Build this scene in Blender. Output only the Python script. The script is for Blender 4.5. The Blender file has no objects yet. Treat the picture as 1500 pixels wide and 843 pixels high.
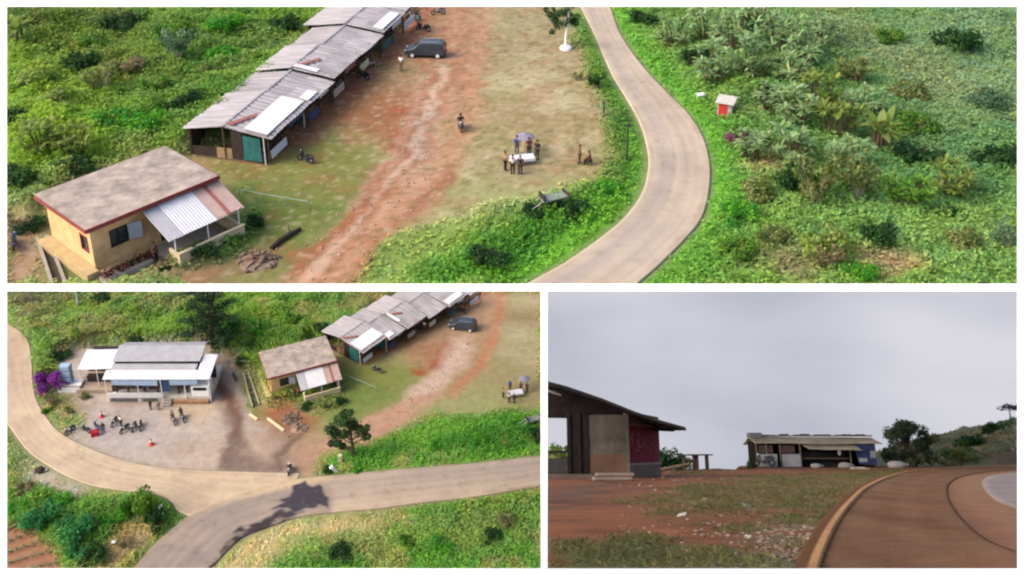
# Three views of one hill-pass, each laid out in real metres on its own sheet of land.
import bpy, bmesh, math, random
import numpy as np
from mathutils import Matrix, Vector
random.seed(7); RNG = np.random.default_rng(11)
SC = bpy.context.scene
COL = SC.collection
R = math.radians

# ------------------------------------------------------------------ camera
F_PX = 1500.0; PITCH = R(22); C_ROW = -500 + F_PX*math.tan(PITCH)
cam_d = bpy.data.cameras.new('camera'); cam = bpy.data.objects.new('camera', cam_d); COL.objects.link(cam)
cam_d.sensor_width = 36; cam_d.lens = 36.0; cam_d.shift_y = -(421.5-C_ROW)/1500
cam_d.clip_start = 0.5; cam_d.clip_end = 2000
cam.location = (0, 0, 0); cam.rotation_euler = (R(90)-PITCH, 0, 0)
SC.camera = cam

# ------------------------------------------------------------------ the three sheets of land
class Land:
    """A piece of land: eye height H above it, tilt of its level, and the rectangle of ground it shows."""
    def __init__(s, H, box, level_row=None):
        s.H = H; s.box = box
        s.a = 0.0 if level_row is None else PITCH+math.atan((level_row-C_ROW)/F_PX)
        s.q = PITCH-s.a
        s.M = Matrix.Rotation(-s.a, 4, 'X') @ Matrix.Translation((0, 0, -H))
        x0, y0, x1, y1 = box
        c = [s.ray(x0, y0), s.ray(x1, y0), s.ray(x1, y1), s.ray(x0, y1)]
        mid = s.ray((x0+x1)/2, (y0+y1)/2); s.planes = []
        for i in range(4):
            n = np.cross(c[i], c[(i+1) % 4]); n /= np.linalg.norm(n)
            if n.dot(mid) > 0: n = -n
            s.planes.append(n)                       # outward normals, all through the eye point
        s.eye = np.array([0, 0, H], float)
    def ray(s, px, py):
        dx, dz = (px-750)/F_PX, (C_ROW-py)/F_PX; q = s.q
        return np.array([dx, math.cos(q)+dz*math.sin(q), -math.sin(q)+dz*math.cos(q)])
    def at(s, px, py, z=0.0):
        d = s.ray(px, py); t = (z-s.H)/d[2]; return Vector((t*d[0], t*d[1], z))
    def at_y(s, px, py, y):
        d = s.ray(px, py); t = y/d[1]; return Vector((t*d[0], y, s.H+t*d[2]))
T = Land(39.0, (10, 10, 1490, 416))
B = Land(98.0, (10, 427, 792, 833))
G = Land(1.6, (802, 427, 1490, 833), 655)
LAND_OF = {}

# ------------------------------------------------------------------ colours and materials
def lin(c): return tuple((v/255/12.92 if v/255 <= .04045 else ((v/255+.055)/1.055)**2.4) for v in c)
K = 1.6
def alb(r, g, b, k=None):
    return tuple(min(.85, v/(k or K)) for v in lin((r, g, b)))
MATS = {}
def mat(name, col, var=.18, scale=1.5, rough=.85, metal=0.0, bump=0.0, col2=None, spec=.25, stripe=0.0, stretch=None):
    if name in MATS: return MATS[name]
    m = bpy.data.materials.new(name); m.use_nodes = True; nt = m.node_tree; N = nt.nodes; L = nt.links
    p = N['Principled BSDF']; p.inputs['Roughness'].default_value = rough; p.inputs['Metallic'].default_value = metal
    p.inputs['Specular IOR Level'].default_value = spec
    tc = N.new('ShaderNodeTexCoord')
    n1 = N.new('ShaderNodeTexNoise'); n1.inputs['Scale'].default_value = scale; n1.inputs['Detail'].default_value = 8; n1.inputs['Roughness'].default_value = .65
    if stretch:
        mp = N.new('ShaderNodeMapping'); mp.inputs['Scale'].default_value = stretch; L.new(tc.outputs['Object'], mp.inputs['Vector']); L.new(mp.outputs['Vector'], n1.inputs['Vector'])
    else: L.new(tc.outputs['Object'], n1.inputs['Vector'])
    rp = N.new('ShaderNodeValToRGB'); rp.color_ramp.elements[0].position = .3; rp.color_ramp.elements[1].position = .72
    c2 = col2 or tuple(v*(1-var*1.6) for v in col)
    hi = tuple(min(.9, v*(1+var)) for v in col)
    rp.color_ramp.elements[0].color = (*c2, 1); rp.color_ramp.elements[1].color = (*hi, 1)
    L.new(n1.outputs['Fac'], rp.inputs['Fac']); L.new(rp.outputs['Color'], p.inputs['Base Color'])
    if bump or stripe:
        b = N.new('ShaderNodeBump'); b.inputs['Strength'].default_value = bump or .4; b.inputs['Distance'].default_value = .05
        if stripe:
            w = N.new('ShaderNodeTexWave'); w.inputs['Scale'].default_value = stripe; w.bands_direction = 'X'
            L.new(tc.outputs['Object'], w.inputs['Vector']); L.new(w.outputs['Fac'], b.inputs['Height'])
        else:
            n2 = N.new('ShaderNodeTexNoise'); n2.inputs['Scale'].default_value = scale*6; n2.inputs['Detail'].default_value = 6
            L.new(tc.outputs['Object'], n2.inputs['Vector']); L.new(n2.outputs['Fac'], b.inputs['Height'])
        L.new(b.outputs['Normal'], p.inputs['Normal'])
    MATS[name] = m; return m
def mat_attr(name, rough=.95, var=.25, scale=1.2, fine=7.0, bump=.5, spec=.15, trans=0.0):
    """material whose base colour is the mesh's own albedo attribute, broken up by noise"""
    if name in MATS: return MATS[name]
    m = bpy.data.materials.new(name); m.use_nodes = True; nt = m.node_tree; N = nt.nodes; L = nt.links
    p = N['Principled BSDF']; p.inputs['Roughness'].default_value = rough; p.inputs['Specular IOR Level'].default_value = spec
    a = N.new('ShaderNodeAttribute'); a.attribute_name = 'albedo'
    tc = N.new('ShaderNodeTexCoord'); last = a.outputs['Color']
    for sc, v in ((scale, var), (fine, var*.9)):
        if v <= 0: continue
        n = N.new('ShaderNodeTexNoise'); n.inputs['Scale'].default_value = sc; n.inputs['Detail'].default_value = 8; n.inputs['Roughness'].default_value = .7
        L.new(tc.outputs['Object'], n.inputs['Vector'])
        mr = N.new('ShaderNodeMapRange'); mr.inputs['From Min'].default_value = .3; mr.inputs['From Max'].default_value = .7
        mr.inputs['To Min'].default_value = 1-v; mr.inputs['To Max'].default_value = 1+v; L.new(n.outputs['Fac'], mr.inputs['Value'])
        mx = N.new('ShaderNodeVectorMath'); mx.operation = 'SCALE'
        L.new(last, mx.inputs[0]); L.new(mr.outputs['Result'], mx.inputs['Scale']); last = mx.outputs['Vector']
    L.new(last, p.inputs['Base Color'])
    if bump:
        n = N.new('ShaderNodeTexNoise'); n.inputs['Scale'].default_value = fine; n.inputs['Detail'].default_value = 8
        L.new(tc.outputs['Object'], n.inputs['Vector'])
        b = N.new('ShaderNodeBump'); b.inputs['Strength'].default_value = bump; b.inputs['Distance'].default_value = .08
        L.new(n.outputs['Fac'], b.inputs['Height']); L.new(b.outputs['Normal'], p.inputs['Normal'])
    if trans:
        out = N['Material Output']; tr = N.new('ShaderNodeBsdfTranslucent'); ms = N.new('ShaderNodeMixShader'); ms.inputs[0].default_value = trans
        L.new(last, tr.inputs['Color']); L.new(p.outputs[0], ms.inputs[1]); L.new(tr.outputs[0], ms.inputs[2]); L.new(ms.outputs[0], out.inputs['Surface'])
    MATS[name] = m; return m

# ------------------------------------------------------------------ noise
_lat = np.random.default_rng(3).random((256, 256))
def vnoise(x, y):
    xi = np.floor(x).astype(int); yi = np.floor(y).astype(int); fx = x-xi; fy = y-yi
    fx = fx*fx*(3-2*fx); fy = fy*fy*(3-2*fy); g = lambda i, j: _lat[i & 255, j & 255]
    return (g(xi, yi)*(1-fx)+g(xi+1, yi)*fx)*(1-fy)+(g(xi, yi+1)*(1-fx)+g(xi+1, yi+1)*fx)*fy
def fbm(x, y, o=4):
    s = 0; a = .5; t = 0
    for k in range(o): s = s+a*vnoise(x*2**k+17.3*k, y*2**k+5.1*k); t += a; a *= .5
    return s/t

# ------------------------------------------------------------------ mesh building
class MB:
    def __init__(s): s.v = []; s.f = []
    def add(s, vs, fs):
        o = len(s.v); s.v += [tuple(v) for v in vs]; s.f += [tuple(i+o for i in f) for f in fs]; return s
    def box(s, x0, y0, z0, x1, y1, z1, bev=0.0):
        if bev > 0:
            b = bev; bm = bmesh.new(); bmesh.ops.create_cube(bm, size=1)
            for v in bm.verts: v.co = Vector(((x0+x1)/2+v.co.x*(x1-x0), (y0+y1)/2+v.co.y*(y1-y0), (z0+z1)/2+v.co.z*(z1-z0)))
            bmesh.ops.bevel(bm, geom=bm.edges[:], offset=b, segments=2, affect='EDGES', profile=.5)
            bm.verts.index_update(); r = s.add([v.co for v in bm.verts], [[v.index for v in f.verts] for f in bm.faces]); bm.free(); return r
        return s.add([(x0, y0, z0), (x1, y0, z0), (x1, y1, z0), (x0, y1, z0), (x0, y0, z1), (x1, y0, z1), (x1, y1, z1), (x0, y1, z1)],
                     [(3, 2, 1, 0), (4, 5, 6, 7), (0, 1, 5, 4), (1, 2, 6, 5), (2, 3, 7, 6), (3, 0, 4, 7)])
    def slab(s, p, t):
        """four corner points, thickened by t along their normal (downwards)"""
        p = [Vector(q) for q in p]; n = (p[1]-p[0]).cross(p[3]-p[0]).normalized()
        if n.z < 0: n = -n
        q = [a-n*t for a in p]
        return s.add(p+q, [(0, 1, 2, 3), (7, 6, 5, 4), (0, 4, 5, 1), (1, 5, 6, 2), (2, 6, 7, 3), (3, 7, 4, 0)])
    def sheet(s, p, t, ribs=20, amp=.025, sag=0.0, seed=0):
        """corrugated sheet: p0-p1 is the ribbed edge, p0-p3 runs down the slope"""
        p = [Vector(q) for q in p]; n = (p[1]-p[0]).cross(p[3]-p[0]).normalized()
        if n.z < 0: n = -n
        rr = random.Random(seed); M = 5; vs = []; fs = []
        for i in range(ribs*2+1):
            u = i/(ribs*2)
            for j in range(M+1):
                w = j/M; q = p[0].lerp(p[1], u).lerp(p[3].lerp(p[2], u), w)
                q = q+n*((amp if i % 2 else -amp)+sag*(math.sin(u*9+seed)*math.sin(w*5+seed*2)))
                vs += [q, q-n*t]
        W = (M+1)*2
        for i in range(ribs*2):
            for j in range(M):
                a = i*W+j*2; b = a+2; c = a+W; d = c+2
                fs += [(a, c, d, b), (a+1, b+1, d+1, c+1)]
            a = i*W; fs.append((a, a+1, a+W+1, a+W)); a = i*W+M*2; fs.append((a, a+W, a+W+1, a+1))
        for j in range(M):
            a = j*2; fs.append((a, a+2, a+3, a+1)); a = ribs*2*W+j*2; fs.append((a, a+1, a+3, a+2))
        return s.add(vs, fs)
    def prism(s, poly, z0, z1):
        n = len(poly); return s.add([(x, y, z0) for x, y in poly]+[(x, y, z1) for x, y in poly],
            [tuple(range(n-1, -1, -1)), tuple(range(n, 2*n))]+[(i, (i+1) % n, n+(i+1) % n, n+i) for i in range(n)])
    def extrude_y(s, prof, y0, y1, inset=0.0):
        """profile in (x,z) swept along y"""
        n = len(prof); cx = sum(p[0] for p in prof)/n; cz = sum(p[1] for p in prof)/n; rings = []
        if inset:
            k = lambda p, f: (cx+(p[0]-cx)*f, cz+(p[1]-cz)*f)
            rings = [(y0, [k(p, 1-inset) for p in prof]), (y0+(y1-y0)*.06, prof), (y1-(y1-y0)*.06, prof), (y1, [k(p, 1-inset) for p in prof])]
        else: rings = [(y0, prof), (y1, prof)]
        vs = [(p[0], y, p[1]) for y, pr in rings for p in pr]; fs = [tuple(range(n)), tuple(range(len(vs)-1, len(vs)-n-1, -1))]
        for r in range(len(rings)-1):
            for i in range(n): fs.append((r*n+i, (r+1)*n+i, (r+1)*n+(i+1) % n, r*n+(i+1) % n))
        return s.add(vs, fs)
    def tube(s, pts, rad, n=6):
        pts = [Vector(p) for p in pts]; rad = rad if isinstance(rad, (list, tuple)) else [rad]*len(pts); vs = []; fs = []
        for i, p in enumerate(pts):
            d = (pts[min(i+1, len(pts)-1)]-pts[max(i-1, 0)]).normalized()
            a = d.orthogonal().normalized(); b = d.cross(a)
            if abs(d.z) < .9: a = d.cross(Vector((0, 0, 1))).normalized(); b = d.cross(a)
            vs += [p+(a*math.cos(2*math.pi*k/n)+b*math.sin(2*math.pi*k/n))*rad[i] for k in range(n)]
        for i in range(len(pts)-1):
            for k in range(n): fs.append((i*n+k, i*n+(k+1) % n, (i+1)*n+(k+1) % n, (i+1)*n+k))
        fs += [tuple(range(n-1, -1, -1)), tuple(range((len(pts)-1)*n, len(pts)*n))]
        return s.add(vs, fs)
    def ball(s, c, r, nu=8, nv=6, noise=0.0, seed=0):
        r = r if isinstance(r, (tuple, list)) else (r, r, r); rr = random.Random(seed); vs = []; fs = []
        for j in range(nv+1):
            for i in range(nu):
                th = math.pi*j/nv; ph = 2*math.pi*i/nu; k = 1+noise*(rr.random()-.5)*2 if 0 < j < nv else 1
                vs.append((c[0]+r[0]*k*math.sin(th)*math.cos(ph), c[1]+r[1]*k*math.sin(th)*math.sin(ph), c[2]+r[2]*k*math.cos(th)))
        for j in range(nv):
            for i in range(nu):
                a = j*nu+i; b = j*nu+(i+1) % nu
                fs.append((a, a+nu, b+nu, b) if 0 < j < nv-1 else ((a, a+nu, b+nu) if j == 0 else (a, a+nu, b)))
        return s.add(vs, fs)
    def wheel(s, c, r, w, axis='x', n=14):
        """annular tyre round an axle"""
        vs = []; fs = []
        prof = [(r*.62, -w*.5), (r*.92, -w*.5), (r, -w*.2), (r, w*.2), (r*.92, w*.5), (r*.62, w*.5)]
        for i in range(n):
            a = 2*math.pi*i/n
            for rr, q in prof:
                u, v = rr*math.cos(a), rr*math.sin(a)
                vs.append((c[0]+q, c[1]+u, c[2]+v) if axis == 'x' else (c[0]+u, c[1]+q, c[2]+v))
        m = len(prof)
        for i in range(n):
            for k in range(m): fs.append((i*m+k, i*m+(k+1) % m, ((i+1) % n)*m+(k+1) % m, ((i+1) % n)*m+k))
        return s.add(vs, fs)
    def mesh(s, name):
        me = bpy.data.meshes.new(name); me.from_pydata(s.v, [], s.f); me.update()
        bm = bmesh.new(); bm.from_mesh(me); bmesh.ops.recalc_face_normals(bm, faces=bm.faces[:]); bm.to_mesh(me); bm.free(); return me
    def build(s, name, m, parent=None, label=None, smooth=False):
        me = s.mesh(name); me.materials.append(m); o = bpy.data.objects.new(name, me); COL.objects.link(o)
        if smooth: me.polygons.foreach_set('use_smooth', [True]*len(me.polygons))
        if parent is not None: o.parent = parent
        if label: o['label'] = label
        return o
def tag(o, label, cat, group=None, kind=None):
    if label: o['label'] = label
    if cat: o['category'] = cat
    if group: o['group'] = group
    if kind: o['kind'] = kind
    return o
def place(o, land, p, rz=0.0, s=1.0, tilt=(0, 0)):
    if not isinstance(s, (tuple, list)): s = (s, s, s)
    o.matrix_world = land.M @ Matrix.Translation(Vector(p)) @ Matrix.Rotation(rz, 4, 'Z') @ Matrix.Rotation(tilt[0], 4, 'X') @ Matrix.Rotation(tilt[1], 4, 'Y') @ Matrix.Diagonal((*s, 1))
    LAND_OF[o.name] = land; return o
def thing(name, label, cat, land, p=(0, 0, 0), rz=0.0, group=None, s=1.0):
    o = bpy.data.objects.new(name, None); o.empty_display_size = .3; COL.objects.link(o)
    tag(o, label, cat, group); return place(o, land, p, rz, s)
def dup(root, label=None, land=None, p=(0, 0, 0), rz=0.0, s=1.0, group=None, tilt=(0, 0)):
    r = root.copy(); COL.objects.link(r)
    if label: r['label'] = label
    if group: r['group'] = group
    def kids(a, b):
        for ch in [c for c in a.children]:
            d = ch.copy(); COL.objects.link(d); d.parent = b; kids(ch, d)
    kids(root, r)
    return place(r, land, p, rz, s, tilt)
# ------------------------------------------------------------------ ground sheets
class Ground:
    def __init__(s, land, xs, ys, base):
        s.land = land; s.xs = xs; s.ys = ys
        X, Y = np.meshgrid(xs, ys); s.X = X.ravel(); s.Y = Y.ravel(); n = len(s.X)
        s.c = np.tile(np.array(base, float), (n, 1)); s.veg = np.zeros(n); s.h = np.zeros(n)
        s.w1 = fbm(s.X*.45+9, s.Y*.45)-.5; s.w2 = fbm(s.X*.45+50, s.Y*.45+31)-.5
    def _apply(s, m, col, a, veg):
        m = np.clip(m, 0, 1)*a
        if col is not None: s.c += (np.array(col)-s.c)*m[:, None]
        if veg is not None: s.veg += (veg-s.veg)*m
    def _P(s, warp): return s.X+s.w1*warp*2, s.Y+s.w2*warp*2
    def poly(s, px, col=None, soft=.8, warp=1.2, a=1.0, veg=None):
        P = [s.land.at(*p) for p in px]; x, y = s._P(warp); ins = np.zeros(len(x), bool); d = np.full(len(x), 1e9)
        for i in range(len(P)):
            ax, ay = P[i][0], P[i][1]; bx, by = P[(i+1) % len(P)][0], P[(i+1) % len(P)][1]
            with np.errstate(divide='ignore', invalid='ignore'):
                cr = ((ay > y) != (by > y)) & (x < (bx-ax)*(y-ay)/(by-ay+1e-12)+ax)
            ins ^= cr; dx, dy = bx-ax, by-ay; t = np.clip(((x-ax)*dx+(y-ay)*dy)/(dx*dx+dy*dy+1e-9), 0, 1)
            d = np.minimum(d, np.hypot(x-ax-t*dx, y-ay-t*dy))
        sd = np.where(ins, d, -d); s._apply(sd/soft*.5+.5, col, a, veg); return s
    def stroke(s, px, width, col=None, soft=.6, warp=.8, a=1.0, veg=None):
        P = [s.land.at(*p) for p in px]; x, y = s._P(warp); d = np.full(len(x), 1e9)
        for i in range(len(P)-1):
            ax, ay = P[i][0], P[i][1]; dx, dy = P[i+1][0]-ax, P[i+1][1]-ay; t = np.clip(((x-ax)*dx+(y-ay)*dy)/(dx*dx+dy*dy+1e-9), 0, 1)
            d = np.minimum(d, np.hypot(x-ax-t*dx, y-ay-t*dy))
        s._apply((width/2-d)/soft*.5+.5, col, a, veg); return s
    def blob(s, px, py, r, col, soft=None, warp=1.5, a=1.0, veg=None):
        p = s.land.at(px, py); x, y = s._P(warp); d = np.hypot(x-p[0], y-p[1]); soft = soft or r
        s._apply((r-d)/soft*.5+.5, col, a, veg); return s
    def patches(s, col, scale, thr, soft=.08, a=.8, only_veg=None, off=0.0, veg=None):
        m = (fbm(s.X*scale+off, s.Y*scale+off*1.7, 5)-thr)/soft
        if only_veg is True: m = np.clip(m, 0, 1)*np.clip(s.veg*3, 0, 1)
        if only_veg is False: m = np.clip(m, 0, 1)*np.clip(1-s.veg*3, 0, 1)
        s._apply(m, col, a, veg); return s
    def idx(s, x, y):
        i = np.clip(np.searchsorted(s.xs, x), 0, len(s.xs)-1); j = np.clip(np.searchsorted(s.ys, y), 0, len(s.ys)-1); return j*len(s.xs)+i
    def z(s, x, y): return float(s.h[int(s.idx(np.array([x]), np.array([y]))[0])])
    def spot(s, px, py):
        z = 0.0
        for _ in range(4): p = s.land.at(px, py, z); z = s.z(p.x, p.y)
        return Vector((p.x, p.y, z))
    def build(s, name, m):
        nx, ny = len(s.xs), len(s.ys); me = bpy.data.meshes.new(name)
        co = np.stack([s.X, s.Y, s.h], 1); i = np.arange(nx-1)[None, :]+np.arange(ny-1)[:, None]*nx; i = i.ravel()
        f = np.stack([i, i+1, i+1+nx, i+nx], 1)
        return raw_mesh(name, co, f, s.c, m, s.land, kind='structure', smooth=True)
def raw_mesh(name, co, f, col, m, land, kind=None, smooth=False, parent=None):
    """numpy quads (or n-gons of one size) with a per-vertex albedo attribute"""
    me = bpy.data.meshes.new(name); n = f.shape[1]
    me.vertices.add(len(co)); me.vertices.foreach_set('co', co.astype(np.float32).ravel())
    me.loops.add(f.size); me.loops.foreach_set('vertex_index', f.astype(np.int32).ravel())
    me.polygons.add(len(f)); me.polygons.foreach_set('loop_start', (np.arange(len(f))*n).astype(np.int32))
    me.update(calc_edges=True)
    a = me.color_attributes.new('albedo', 'FLOAT_COLOR', 'POINT')
    a.data.foreach_set('color', np.concatenate([np.clip(col, 0, .9), np.ones((len(co), 1))], 1).astype(np.float32).ravel())
    if smooth: me.polygons.foreach_set('use_smooth', np.ones(len(f), bool))
    me.materials.append(m); o = bpy.data.objects.new(name, me); COL.objects.link(o)
    if parent is not None: o.parent = parent
    elif land is not None: place(o, land, (0, 0, 0))
    if kind: o['kind'] = kind
    return o
def smooth_line(P, n=8):
    """Catmull-Rom through ground points"""
    P = [Vector(p) for p in P]; out = []
    for i in range(len(P)-1):
        a = P[max(i-1, 0)]; b = P[i]; c = P[i+1]; d = P[min(i+2, len(P)-1)]
        for k in range(n):
            t = k/n; out.append(.5*((2*b)+(c-a)*t+(2*a-5*b+4*c-d)*t*t+(3*b-a-3*c+d)*t**3))
    out.append(P[-1]); return out
def resample(L, n):
    d = [0]
    for i in range(1, len(L)): d.append(d[-1]+(L[i]-L[i-1]).length)
    out = []; j = 0
    for k in range(n):
        t = d[-1]*k/(n-1)
        while j < len(d)-2 and d[j+1] < t: j += 1
        u = (t-d[j])/max(1e-9, d[j+1]-d[j]); out.append(L[j].lerp(L[j+1], min(1, max(0, u))))
    return out
def ribbon(name, land, left, right, top, m, colfn=None, n=90, across=14, thick=.10):
    """a road: pixel-measured edges turned into ground points, a real raised slab with side faces"""
    Lp = resample(smooth_line([land.at(*p) for p in left]), n); Rp = resample(smooth_line([land.at(*p) for p in right]), n)
    co = []; W = across+3
    for i in range(n):
        row = [Lp[i].lerp(Rp[i], k/across) for k in range(across+1)]
        co += [(row[0].x, row[0].y, top-thick)]+[(p.x, p.y, top) for p in row]+[(row[-1].x, row[-1].y, top-thick)]
    co = np.array(co); i = (np.arange(W-1)[None, :]+np.arange(n-1)[:, None]*W).ravel(); f = np.stack([i, i+1, i+1+W, i+W], 1)
    u = np.tile(np.clip((np.arange(W)-1)/across, 0, 1), n); v = np.repeat(np.arange(n)/(n-1), W)
    col = colfn(co[:, 0], co[:, 1], u, v)
    if (Rp[0]-Lp[0]).cross(Lp[1]-Lp[0]).z < 0: f = f[:, ::-1]
    return raw_mesh(name, co, f, col, m, land, kind='structure')
def mixc(a, b, t): return np.array(a)[None, :]*(1-t[:, None])+np.array(b)[None, :]*t[:, None]
# ------------------------------------------------------------------ vegetation
LEAF = mat_attr('leaf', rough=.6, var=0, bump=0, spec=.2, trans=.45)
BARK = mat('bark', alb(104, 86, 70), var=.3, scale=4, bump=.4)
BARK_PALE = mat('pale_bark', alb(178, 168, 156), var=.2, scale=3, bump=.3)
def _unit(a): return a/np.maximum(1e-9, np.linalg.norm(a, axis=1))[:, None]
def leaf_quads(c, u, v, l, w):
    """diamond leaves: centre c, along u, across v"""
    co = np.stack([c-u*(l/2)[:, None], c+v*(w/2)[:, None]-u*(l*.08)[:, None], c+u*(l/2)[:, None], c-v*(w/2)[:, None]-u*(l*.08)[:, None]], 1).reshape(-1, 3)
    f = np.arange(len(c)*4).reshape(-1, 4); return co, f
def jit(col, n, rng, v=.28, hue=.14):
    k = rng.normal(1, v, n).clip(.45, 1.8); h = rng.normal(0, hue, n)
    c = np.array(col)
    c = np.tile(c, (n, 1)) if c.ndim == 1 else c
    return np.clip(c*k[:, None]*np.stack([1+h, np.ones(n), 1-h*.5], 1), .004, .8)
def crown_data(clumps, per, leaf, pal, seed, up=.35, fill=.35):
    rng = np.random.default_rng(seed); C = []; U = []; V = []; Lz = []; cols = []
    for k, (c, r) in enumerate(clumps):
        r = np.array(r if hasattr(r, '__len__') else (r, r, r), float); n = int(per*(r.prod()**(1/3))**1.6)+12
        d = _unit(rng.normal(size=(n, 3))); rad = (1-fill*rng.random(n)**1.5)*(1+.16*rng.normal(size=n))
        p = np.array(c)+d*r*rad[:, None]
        nn = _unit(d+np.array([0, 0, up])+rng.normal(0, .45, (n, 3))); u = _unit(np.cross(nn, rng.normal(size=(n, 3)))+np.array([0, 0, -.25])); v = _unit(np.cross(nn, u))
        C.append(p); U.append(u); V.append(v); Lz.append(leaf*rng.uniform(.6, 1.35, n))
        base = np.array(pal[k % len(pal)]); cols.append(jit(base, n, rng, .22, .1))
    C = np.concatenate(C); U = np.concatenate(U); V = np.concatenate(V); Lz = np.concatenate(Lz); cols = np.concatenate(cols)
    co, f = leaf_quads(C, U, V, Lz, Lz*.62); return co, f, np.repeat(cols, 4, 0)
def rosette_data(heads, n_leaf, L, W, pal, seed, droop=.5):
    """long arching leaves springing from each head (banana, papaya, dracaena)"""
    rng = np.random.default_rng(seed); co = []; f = []; col = []
    for h, (c, s) in enumerate(heads):
        for k in range(n_leaf):
            a = 2*math.pi*(k+rng.random()*.7)/n_leaf; e = rng.uniform(.15, 1.15); l = L*s*rng.uniform(.7, 1.2); w = W*s*rng.uniform(.7, 1.2)
            cl = jit(pal[(h+k) % len(pal)], 1, rng, .2, .1)[0]; d = np.array([math.cos(a)*math.cos(e), math.sin(a)*math.cos(e), math.sin(e)]); side = np.array([-math.sin(a), math.cos(a), 0]); p = np.array(c, float)
            o = len(co); M = 4
            for j in range(M+1):
                t = j/M; ww = w*(.25+1.5*t*(1-t)*1.9)*(0.15 if j == M else 1)
                q = p-side*ww/2+np.array([0, 0, .06*w]); co += [q, p+side*ww/2]; col += [cl, cl]
                dd = d.copy(); dd[2] -= droop*2*t; dd /= np.linalg.norm(dd); p = p+dd*l/M
            for j in range(M): f.append((o+2*j, o+2*j+1, o+2*j+3, o+2*j+2))
    return np.array(co), np.array(f), np.array(col)
def leafy(name, data, parent): 
    return raw_mesh(name, data[0], data[1], data[2], LEAF, None, parent=parent)
def blob_clumps(rng, n, R_, H_, r0, r1, z0=0.0, flat=.8):
    out = []
    for k in range(n):
        a = rng.uniform(0, 2*math.pi); q = R_*math.sqrt(rng.random()); z = z0+H_*rng.uniform(.0, 1)*(1-.5*(q/R_)**2)
        r = rng.uniform(r0, r1); out.append(((q*math.cos(a), q*math.sin(a), z), (r, r, r*flat)))
    return out
PROTO = {}
GREEN = [alb(92, 140, 40), alb(70, 118, 34), alb(112, 150, 52)]
PALS = {'green': GREEN, 'lush': [alb(88, 168, 40), alb(66, 150, 48), alb(110, 176, 46)], 'dark': [alb(44, 84, 38), alb(34, 68, 34), alb(58, 98, 42)],
        'yellow': [alb(142, 166, 74), alb(122, 150, 60), alb(154, 172, 92)], 'olive': [alb(120, 134, 72), alb(100, 120, 60), alb(140, 146, 90)],
        'grey': [alb(104, 138, 100), alb(86, 122, 88), alb(128, 156, 112)], 'teal': [alb(70, 150, 84), alb(54, 126, 70), alb(92, 166, 94)],
        'brown': [alb(140, 128, 92), alb(120, 112, 76), alb(150, 140, 104)], 'purple': [alb(150, 50, 170), alb(124, 36, 150), alb(170, 74, 186), alb(96, 110, 50)],
        'pale': [alb(142, 172, 116), alb(122, 158, 100), alb(160, 180, 128)], 'red': [alb(96, 40, 44), alb(76, 36, 36), alb(110, 56, 50)], 'mauve': [alb(122, 74, 104), alb(96, 70, 84), alb(140, 84, 116), alb(86, 110, 60)]}
def shrub_parts(kind, pal, seed, root):
    """foliage and stem meshes of one plant about 1 m in radius, standing on its root"""
    rng = np.random.default_rng(seed); P_ = PALS[pal]
    if kind == 'bush':
        cl = blob_clumps(rng, 11, .78, .75, .28, .5, .22)
        leafy('foliage', crown_data(cl, 420, .17, [tuple(v*1.25 for v in c) for c in P_], seed), root)
        m = MB()
        for k in range(4):
            a = k*1.6+seed; m.tube([(0, 0, -.25), (.1*math.cos(a), .1*math.sin(a), .2), (.4*math.cos(a), .4*math.sin(a), .75)], [.06, .04, .02], 5)
        m.build('stem', BARK, root)
    elif kind == 'rosette':
        hd = []; m = MB()
        for k in range(18):
            a = k*2.4+rng.random(); q = .1+.85*math.sqrt(rng.random()); h = rng.uniform(.35, 1.75-.5*q)
            top = (q*math.cos(a), q*math.sin(a), h); hd.append((top, rng.uniform(.7, 1.1)))
            m.tube([(q*.4*math.cos(a), q*.4*math.sin(a), -.2), (q*.6*math.cos(a), q*.6*math.sin(a), h*.5), top], [.04, .03, .02], 5)
        leafy('foliage', rosette_data(hd, 14, .52, .13, [tuple(v*(1.0 if pal in ('yellow', 'lush') else 1.4) for v in c) for c in P_], seed), root); m.build('stem', BARK, root)
    elif kind == 'banana':
        hd = []; m = MB()
        for k in range(3):
            a = k*2.1+rng.random(); q = .25; h = rng.uniform(.55, .9); top = (q*math.cos(a), q*math.sin(a), h); hd.append((top, rng.uniform(.8, 1.1)))
            m.tube([(q*.8*math.cos(a), q*.8*math.sin(a), -.2), top], [.11, .07], 7)
        leafy('foliage', rosette_data(hd, 8, 1.1, .34, P_, seed, .42), root); m.build('stem', BARK, root)
    elif kind == 'sparse':
        m = MB(); cl = []
        for k in range(9):
            a = k*.7+rng.random(); q = rng.uniform(.4, .95); h = rng.uniform(.7, 1.5)
            tip = (q*math.cos(a), q*math.sin(a), h); m.tube([(0, 0, -.25), (.35*q*math.cos(a), .35*q*math.sin(a), h*.45), tip], [.03, .02, .008], 5); cl += [(tip, rng.uniform(.18, .36)), ((q*.6*math.cos(a+.3), q*.6*math.sin(a+.3), h*.6), rng.uniform(.15, .3))]
        leafy('foliage', crown_data(cl, 330, .16, [tuple(v*1.25 for v in c) for c in P_], seed), root); m.build('stem', BARK_PALE, root)
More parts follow.
